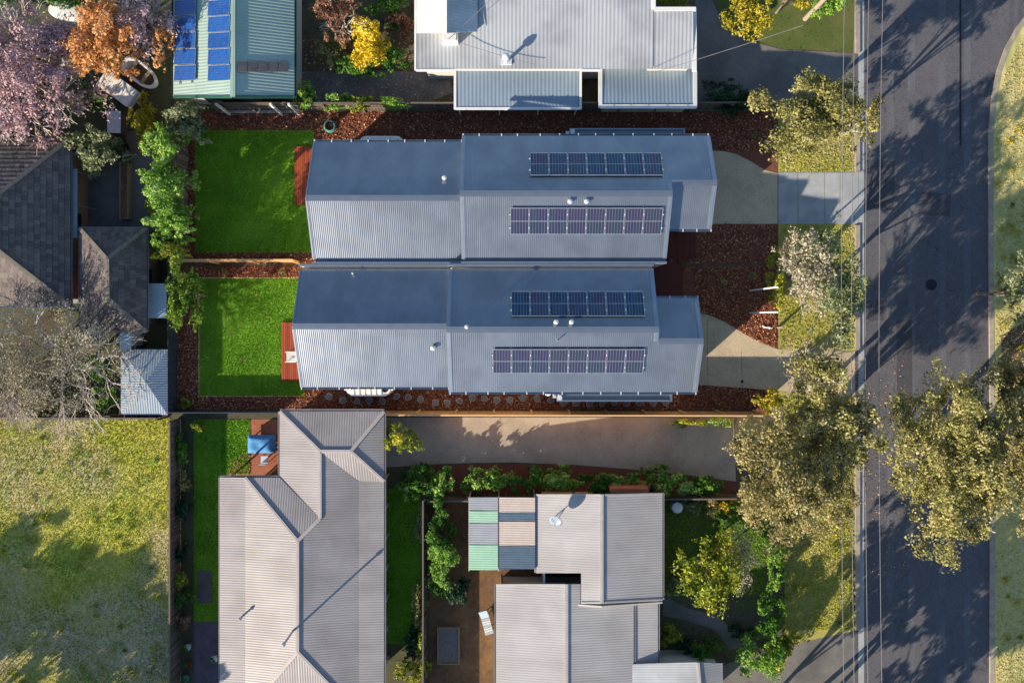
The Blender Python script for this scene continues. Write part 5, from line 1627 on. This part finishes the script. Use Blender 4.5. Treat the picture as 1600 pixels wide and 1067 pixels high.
# top left yard
plant('cherry_tree', 'large dusty pink blossoming tree above the big dark tiled house', 34, 118, 112, 108, 6, 'pink', T_, None, .12, 1.1, stem=2, rel=.2, n_cl=90, twigs=700)
plant('maple_tree', 'bright orange autumn tree beside the mint roofed house', 172, 68, 60, 58, 6.5, 'orange', T_, None, .12, 1.2, stem=2, rel=.26, n_cl=44)
plant('bare_tree', 'half bare bronze pink tree between orange tree and mint roof', 224, 34, 48, 58, 6, 'pink', T_, None, .11, .4, stem=2, rel=.26, n_cl=40, twigs=500)
plant('maple_tree', 'narrow orange tree pressed against the mint roof gutter', 262, 70, 13, 48, 4.5, 'orange', T_, None, .12, .7, stem=1.4, rel=.34)
plant('shrub', 'bright yellow flowering shrub next to the lilac grey storage box', 229, 194, 21, 42, 2.4, 'mustard', S_, None, .1, 1.0, rel=.34)
plant('olive_tree', 'rounded dull green tree at the corner of the shaded upper lawn', 300, 192, 46, 31, 3.6, 'grey_green', T_, None, .11, 1.2, stem=.8, rel=.3)
plant('shrub', 'grey green broad shrub beside the big dark tiled house', 150, 236, 46, 40, 3.2, 'grey_green', S_, None, .13, 1.0, rel=.3)
for i, (y, r, ry, k, w_) in enumerate(((234, 27, 38, 'lime', 'topmost'), (284, 32, 36, 'lime', 'second from the top'), (328, 34, 36, 'lime', 'third from the top'), (358, 37, 26, 'lime', 'lowest'))):
    plant('hedge_shrub', 'lime green hedge shrub by the shaded upper lawn, %s of four' % w_, 266 + i * 3, y, r, ry, 5.0, k, S_, 'lime hedge shrubs', .13, 1.8, rel=.32)
plant('shrub', 'yellow green shrub between lime hedge and middle lot', 276, 394, 26, 22, 3.6, 'yellow_green', S_, None, .12, 1.0)
plant('shrub', 'small yellow shrub squeezed left of the lime hedge', 240, 326, 11, 14, 1.6, 'mustard', S_, None, .1, 1.0)
plant('bare_tree', 'wide bare ash coloured tree over the yard above the grass field', 78, 572, 122, 92, 6.5, 'ash', T_, None, .08, .16, stem=1.6, rel=.3, twigs=3000, n_cl=40)
plant('bare_tree', 'second bare ash coloured tree close to the picture edge', -20, 590, 90, 80, 6, 'ash', T_, None, .08, .14, stem=1.6, rel=.3, twigs=1500, n_cl=40)
for x, y, rx, ry, k, lab in ((160, 575, 28, 22, 'green', 'small green shrub under the bare ash tree near the shed'), (168, 622, 26, 20, 'lime', 'lime shrub between bare ash tree and grass field'), (110, 545, 30, 20, 'olive', 'olive shrub below the bare ash tree branches'), (140, 118, 16, 22, 'dark', 'dark shrub between orange tree and garden bench'), (125, 165, 34, 14, 'olive', 'dry olive shrub in front of the garden trailer'), (165, 165, 24, 14, 'green', 'low green shrub tucked beneath the garden trailer'), (20, 10, 40, 16, 'green', 'green shrub at the top corner by the pink tree'), (105, 4, 40, 10, 'green', 'green shrub above the upturned dinghy'), (190, 240, 14, 20, 'dark', 'dark shrub hugging the broad grey green shrub'), (60, 628, 30, 16, 'olive', 'olive shrub along the field fence under bare branches')):
    plant('shrub', lab, x, y, rx, ry, 1.5, k, S_, None, .12, .8)
# garden between the mint house and the pale grey house
plant('blossom_tree', 'golden yellow flowering tree in the garden by the mint house', 579, 71, 27, 35, 3.4, 'yellow', T_, None, .10, 1.6, stem=.8, rel=.38, n_cl=26)
plant('maple_tree', 'bronze pink tree above the golden yellow one', 528, 28, 40, 34, 4, 'bronze', T_, None, .11, .7, stem=1, rel=.28, twigs=160)
for x, y, rx, ry, k, lab in ((526, 80, 24, 20, 'olive', 'olive shrub beside the golden yellow tree'), (606, 88, 26, 24, 'green', 'green shrub beside the golden yellow tree near the white gable'), (605, 12, 28, 20, 'green', 'bright green shrub at the top of the garden'), (556, 104, 40, 13, 'green', 'low green shrub below the golden yellow tree'), (625, 45, 18, 16, 'bronze', 'bronze shrub between green shrubs and white gable'),
                             (474, 160, 18, 20, 'lime', 'lime shrub at the corner of the mint house'), (530, 162, 20, 13, 'lime', 'lime strip shrub above the garden hose coil'), (566, 163, 20, 12, 'yellow_green', 'yellow green strip shrub by the long fence'), (615, 163, 30, 11, 'lime', 'longest lime strip shrub by the long fence'),
                             (1140, 150, 36, 24, 'dark', 'dark green shrub between the skillion wing and the pale olive street tree'), (1055, 4, 22, 8, 'yellow_green', 'yellow green shrub at the notch of the pale grey roof')):
    plant('shrub', lab, x, y, rx * 1.15, ry * 1.15, 1.9, k, S_, None, .11, 1.3)
plant('wattle_tree', 'mustard yellow tree above the upper grey driveway', 1172, 20, 44, 38, 4.5, 'mustard', T_, None, .12, 1.1, stem=1.2, rel=.3)
plant('wattle_tree', 'mustard tree at the top edge beside the power pole', 1236, -6, 30, 20, 4, 'mustard', T_, None, .12, 1.0, stem=1.2, rel=.3)
plant('shrub', 'bright lime shrub at the top of the nature strip by the pole', 1291, 4, 30, 30, 2.2, 'lime', S_, None, .12, 1.2)
# the middle lot
plant('corner_tree', 'glossy fresh green tree in the rear corner of the middle lot', 293, 460, 27, 48, 4.8, 'fresh', T_, None, .13, 1.7, stem=.8, rel=.32, n_cl=22)
plant('shrub', 'small lone fresh green shrub in the dark corner of the mulch bed', 291, 630, 9, 8, .8, 'fresh', S_, None, .1, 1.2)
plant('shrub', 'cream green variegated shrub at the street end of the honey fence', 1194, 629, 26, 22, 2.6, 'mustard', S_, None, .11, 1.1, rel=.3)
plant('shrub', 'fresh yellow green shrub by the tall white posts', 1208, 438, 17, 38, 2.8, 'yellow_green', S_, None, .11, 1.0)
for x, y, lab in ((1177, 431, 'tiny grey green seedling in shaded front mulch near the posts'), (1131, 441, 'tiny seedling in shaded front mulch near the dark deck'), (350, 425, 'tiny straw coloured seedling on the sunlit rear mulch'), (440, 425, 'tiny seedling on the sunlit rear mulch close to the roof'), (1180, 210, 'tiny green seedling in the front mulch of the twin house')):
    plant('seedling', lab, x, y, 6, 5, .35, 'olive', 'seedling', None, .08, 1.0)
# shared driveway hedges and the gardens below
for i, (x, y, rx, ry, k, lab) in enumerate(((659, 748, 24, 22, 'green', 'green bush at the turn of the shared driveway'), (690, 752, 19, 19, 'lime', 'pale lime bush at the turn of the shared driveway'), (640, 768, 14, 14, 'lime', 'lime bush at the end of the narrow dark lawn'),
                                            (758, 750, 29, 20, 'lime', 'rounded lime bush above the checkered patio roof'), (823, 752, 24, 17, 'green', 'dark green round bush of the driveway hedge'), (878, 750, 32, 18, 'lime', 'mid green hedge bush above the satellite dish'), (934, 750, 30, 17, 'green', 'darker hedge bush above the gable ridge'), (985, 749, 30, 17, 'lime', 'mid green hedge bush above the brick chimney breast'), (1040, 750, 30, 20, 'lime', 'mid green hedge bush above the pale blue water butt'), (1096, 754, 26, 16, 'green', 'last hedge bush before the golden street tree'))):
    plant('hedge_shrub', lab, x, y, rx * 1.2, ry * 1.2, 1.7, k, S_, 'bushes along the shared driveway', .12, 1.4, rel=.34)
plant('shrub', 'yellow green tree sized shrub at the start of the shared driveway', 629, 680, 27, 26, 3.2, 'yellow_green', S_, None, .12, 1.1)
plant('shrub', 'bright lime low shrub along the honey fence near the street', 1072, 658, 34, 8, 1.2, 'yellow_green', S_, None, .1, 1.1)
plant('shrub', 'second bright lime low shrub along the honey fence near the street', 1122, 660, 22, 7, 1.2, 'lime', S_, None, .1, 1.0)
for x, y, rx, ry, k, h_, lab in ((692, 792, 20, 22, 'green', 2.2, 'green shrub at the top of the dirt yard'), (686, 832, 19, 24, 'green', 2.0, 'dark shrub below the topmost dirt yard shrub'), (690, 880, 24, 30, 'lime', 2.6, 'largest lime shrub along the dirt yard fence'), (686, 920, 13, 16, 'green', 1.6, 'green shrub at the lower end of the dirt yard row'), (718, 928, 17, 22, 'dark', 2.2, 'dark lone shrub in the middle of the dirt yard'),
                                 (657, 940, 9, 40, 'olive', 1.5, 'long olive hedge along the narrow dark lawn'), (660, 1010, 9, 34, 'yellow_green', 1.6, 'bright yellow green hedge near the bottom of the narrow dark lawn'), (640, 1000, 16, 18, 'dark', 1.4, 'dark shrub at the bottom of the narrow dark lawn'), (645, 1045, 24, 18, 'yellow_green', 1.6, 'yellow green shrub at the bottom edge by the cream roof'), (657, 820, 8, 30, 'grey_green', 1.4, 'grey green climbing shrub on the thin pale fence'),
                                 (284, 690, 8, 14, 'green', 1.0, 'green clump at the top of the dark side bed'), (288, 712, 8, 16, 'lime', 1.0, 'lime clump in the upper dark side bed'), (307, 667, 12, 9, 'yellow_green', 1.2, 'bright yellow clump by the rear mulch bed corner'), (286, 902, 11, 14, 'yellow_green', 1.2, 'yellow green clump halfway down the dark side bed'), (288, 934, 12, 14, 'green', 1.2, 'bright green clump below the yellow green one'), (287, 970, 11, 14, 'bronze', 1.0, 'bronze clump near the plum paving'), (284, 860, 9, 16, 'dark', 1.0, 'dark clump in the middle of the dark side bed'), (286, 800, 9, 24, 'dark', 1.0, 'long dark clump in the side bed'), (288, 750, 9, 14, 'olive', .9, 'olive clump in the upper side bed')):
    plant('shrub', lab, x, y, rx * 1.15, ry * 1.15, h_, k, S_, None, .1, 1.3)
# front garden of the stepped gable house
plant('wattle_tree', 'bright yellow green tree in the middle of the front garden', 1108, 893, 48, 60, 5, 'yellow_green', T_, None, .13, 1.1, stem=1.4, rel=.27, n_cl=40)
plant('blossom_tree', 'thin grey tree standing behind the bright yellow green one', 1152, 880, 26, 52, 4.2, 'ash', T_, None, .1, .25, stem=1.2, rel=.28, twigs=260)
for x, y, rx, ry, k, h_, lab in ((1081, 788, 15, 14, 'grey_green', 1.1, 'smooth mint coloured round bush beside the water butt'), (1112, 790, 14, 15, 'olive', 1.2, 'pale olive bush in the front garden top row'), (1132, 783, 15, 12, 'yellow', 1.2, 'yellow flowering bush in the front garden top row'), (1150, 796, 22, 18, 'green', 1.6, 'green bush at the end of the front garden top row'), (1134, 804, 16, 12, 'green', 1.0, 'small green bush under the yellow flowering bush'), (1176, 812, 14, 14, 'grey_green', 1.2, 'grey green bush below the golden street tree'), (1197, 828, 14, 12, 'green', 1.2, 'green bush at the top of the street hedge'),
                                 (1207, 866, 13, 22, 'lime', 1.5, 'upper half of the clipped lime street hedge'), (1207, 908, 13, 22, 'lime', 1.5, 'lower half of the clipped lime street hedge'), (1198, 957, 25, 25, 'green', 1.9, 'round green bush below the clipped lime hedge'), (1187, 1022, 34, 32, 'lime', 2.4, 'broad lime bush by the bottom driveway'), (1220, 1014, 26, 26, 'yellow_green', 2.2, 'yellow green bush beside the broad lime bush'), (1046, 988, 17, 18, 'yellow_green', 1.3, 'yellow green bush by the garden path'), (1099, 1010, 25, 22, 'green', 1.6, 'round dark green bush by the garden path'), (1070, 1010, 16, 14, 'dark', 1.0, 'low dark bush between the path bushes'), (1050, 915, 16, 14, 'grey_green', .9, 'low grey green bush at the house wall'), (1160, 985, 20, 10, 'dark', .8, 'low dark ground bush near the round green bush')):
    plant('shrub', lab, x, y, rx * 1.12, ry * 1.12, h_, k, S_, None, .11, 1.3)
sheet('verge_soil', [(1562, 525), (1604, 500), (1700, 520), (1700, 590), (1566, 596)], .106, 'dirt')

# ---------------------------------------------------------------- grass and bark
tufts('lawn_grass', R(313, 436, 475, 617), 42000, M['blade'], .012, .045, .35)
tufts('upper_lawn_grass', R(306, 205, 489, 394), 26000, M['blade'], .012, .055, .35)
tufts('side_lawn_grass', R(303, 656, 343, 970), 9000, M['blade'], .008, .06, .35)
tufts('side_lawn_grass', R(604, 765, 656, 1004), 9000, M['blade'], .008, .06, .35)
tufts('side_lawn_grass', R(344, 656, 391, 741), 4500, M['blade'], .008, .06, .35)
tufts('field_grass', R(-40, 653, 265, 1090), 70000, M['field_blade'], .006, .07, .3)
tufts('nature_strip_grass', R(1217, 620, 1335, 984), 16000, M['field_blade'], .006, .08, .3)
tufts('nature_strip_grass', R(1217, 352, 1335, 545), 7000, M['field_blade'], .006, .08, .3)
tufts('nature_strip_grass', R(1217, 162, 1335, 269), 4000, M['field_blade'], .006, .08, .3)
tufts('verge_grass', [(1554, 1080), (1554, 200), (1566, 120), (1590, 70), (1640, 15), (1640, 1080)], 16000, M['tan_blade'], .102, .08, .3)
tufts('front_lawn_grass', R(1037, 773, 1195, 929), 9000, M['blade'], .01, .07, .3)
DRV = [(1070, 484), (1097, 490), (1115, 495), (1131, 502), (1147, 512), (1163, 522), (1188, 535), (1216, 546), (1216, 610), (1090, 601), (1060, 599)]
HOUSE = R(475, 425, 1085, 600)
chips('bark_mulch', R(271, 417, 1213, 640), 90000, .065, (HOUSE, DRV, R(312, 435, 476, 618)))
chips('bark_mulch', R(290, 177, 1213, 411), 42000, .075, (R(500, 222, 1090, 405), R(1085, 236, 1215, 350), R(305, 204, 490, 395)))
weeds('field_weeds', R(-40, 655, 262, 1080), 70, LEAF['yellow_green'], .08, 40, .5)
weeds('field_weeds', R(-40, 655, 262, 1080), 50, LEAF['lime'], .07, 40, .4)
weeds('strip_weeds', R(1220, 622, 1330, 980), 40, LEAF['yellow_green'], .08, 40, .4)
weeds('verge_weeds', R(1556, 200, 1640, 1075), 60, LEAF['mustard'], .08, 40, .35, .12)
xy = scatter([P(x, y) for x, y in R(306, 410, 480, 625)], 500)
tag(quads('fallen_leaves', leaf_faces(np.column_stack([xy, np.full(len(xy), .06)]), .04, 2, .5), M['chip'], None, rng.uniform(.3, 1, len(xy))), kind='stuff')
# leaves blown over yard and driveway edges
poly = [P(x, y) for x, y in R(466, 60, 708, 176)]
xy = scatter(poly, 1500)
tag(quads('fallen_leaves', leaf_faces(np.column_stack([xy, np.full(len(xy), .015)]), .07, 2, .5), M['chip'], None, rng.uniform(.3, 1, len(xy))), kind='stuff')
xy = scatter([P(x, y) for x, y in R(1300, 560, 1420, 900)], 900)
tag(quads('fallen_leaves', leaf_faces(np.column_stack([xy, np.full(len(xy), .03)]), .06, 2, .5), M['chip'], None, rng.uniform(.3, 1, len(xy))), kind='stuff')

# ---------------------------------------------------------------- origins: a mesh that is a thing by itself sits at its own base
for o in list(COL.objects):
    if o.type == 'MESH' and o.parent is None and o.get('category') and o.location.length < 1e-6 and not o.children:
        n = len(o.data.vertices)
        co = np.empty(n * 3, dtype=np.float32)
        o.data.vertices.foreach_get('co', co)
        co = co.reshape(-1, 3)
        c = np.array([(co[:, 0].min() + co[:, 0].max()) / 2, (co[:, 1].min() + co[:, 1].max()) / 2, co[:, 2].min()])
        o.data.vertices.foreach_set('co', (co - c).astype(np.float32).reshape(-1))
        o.data.update()
        o.location = c
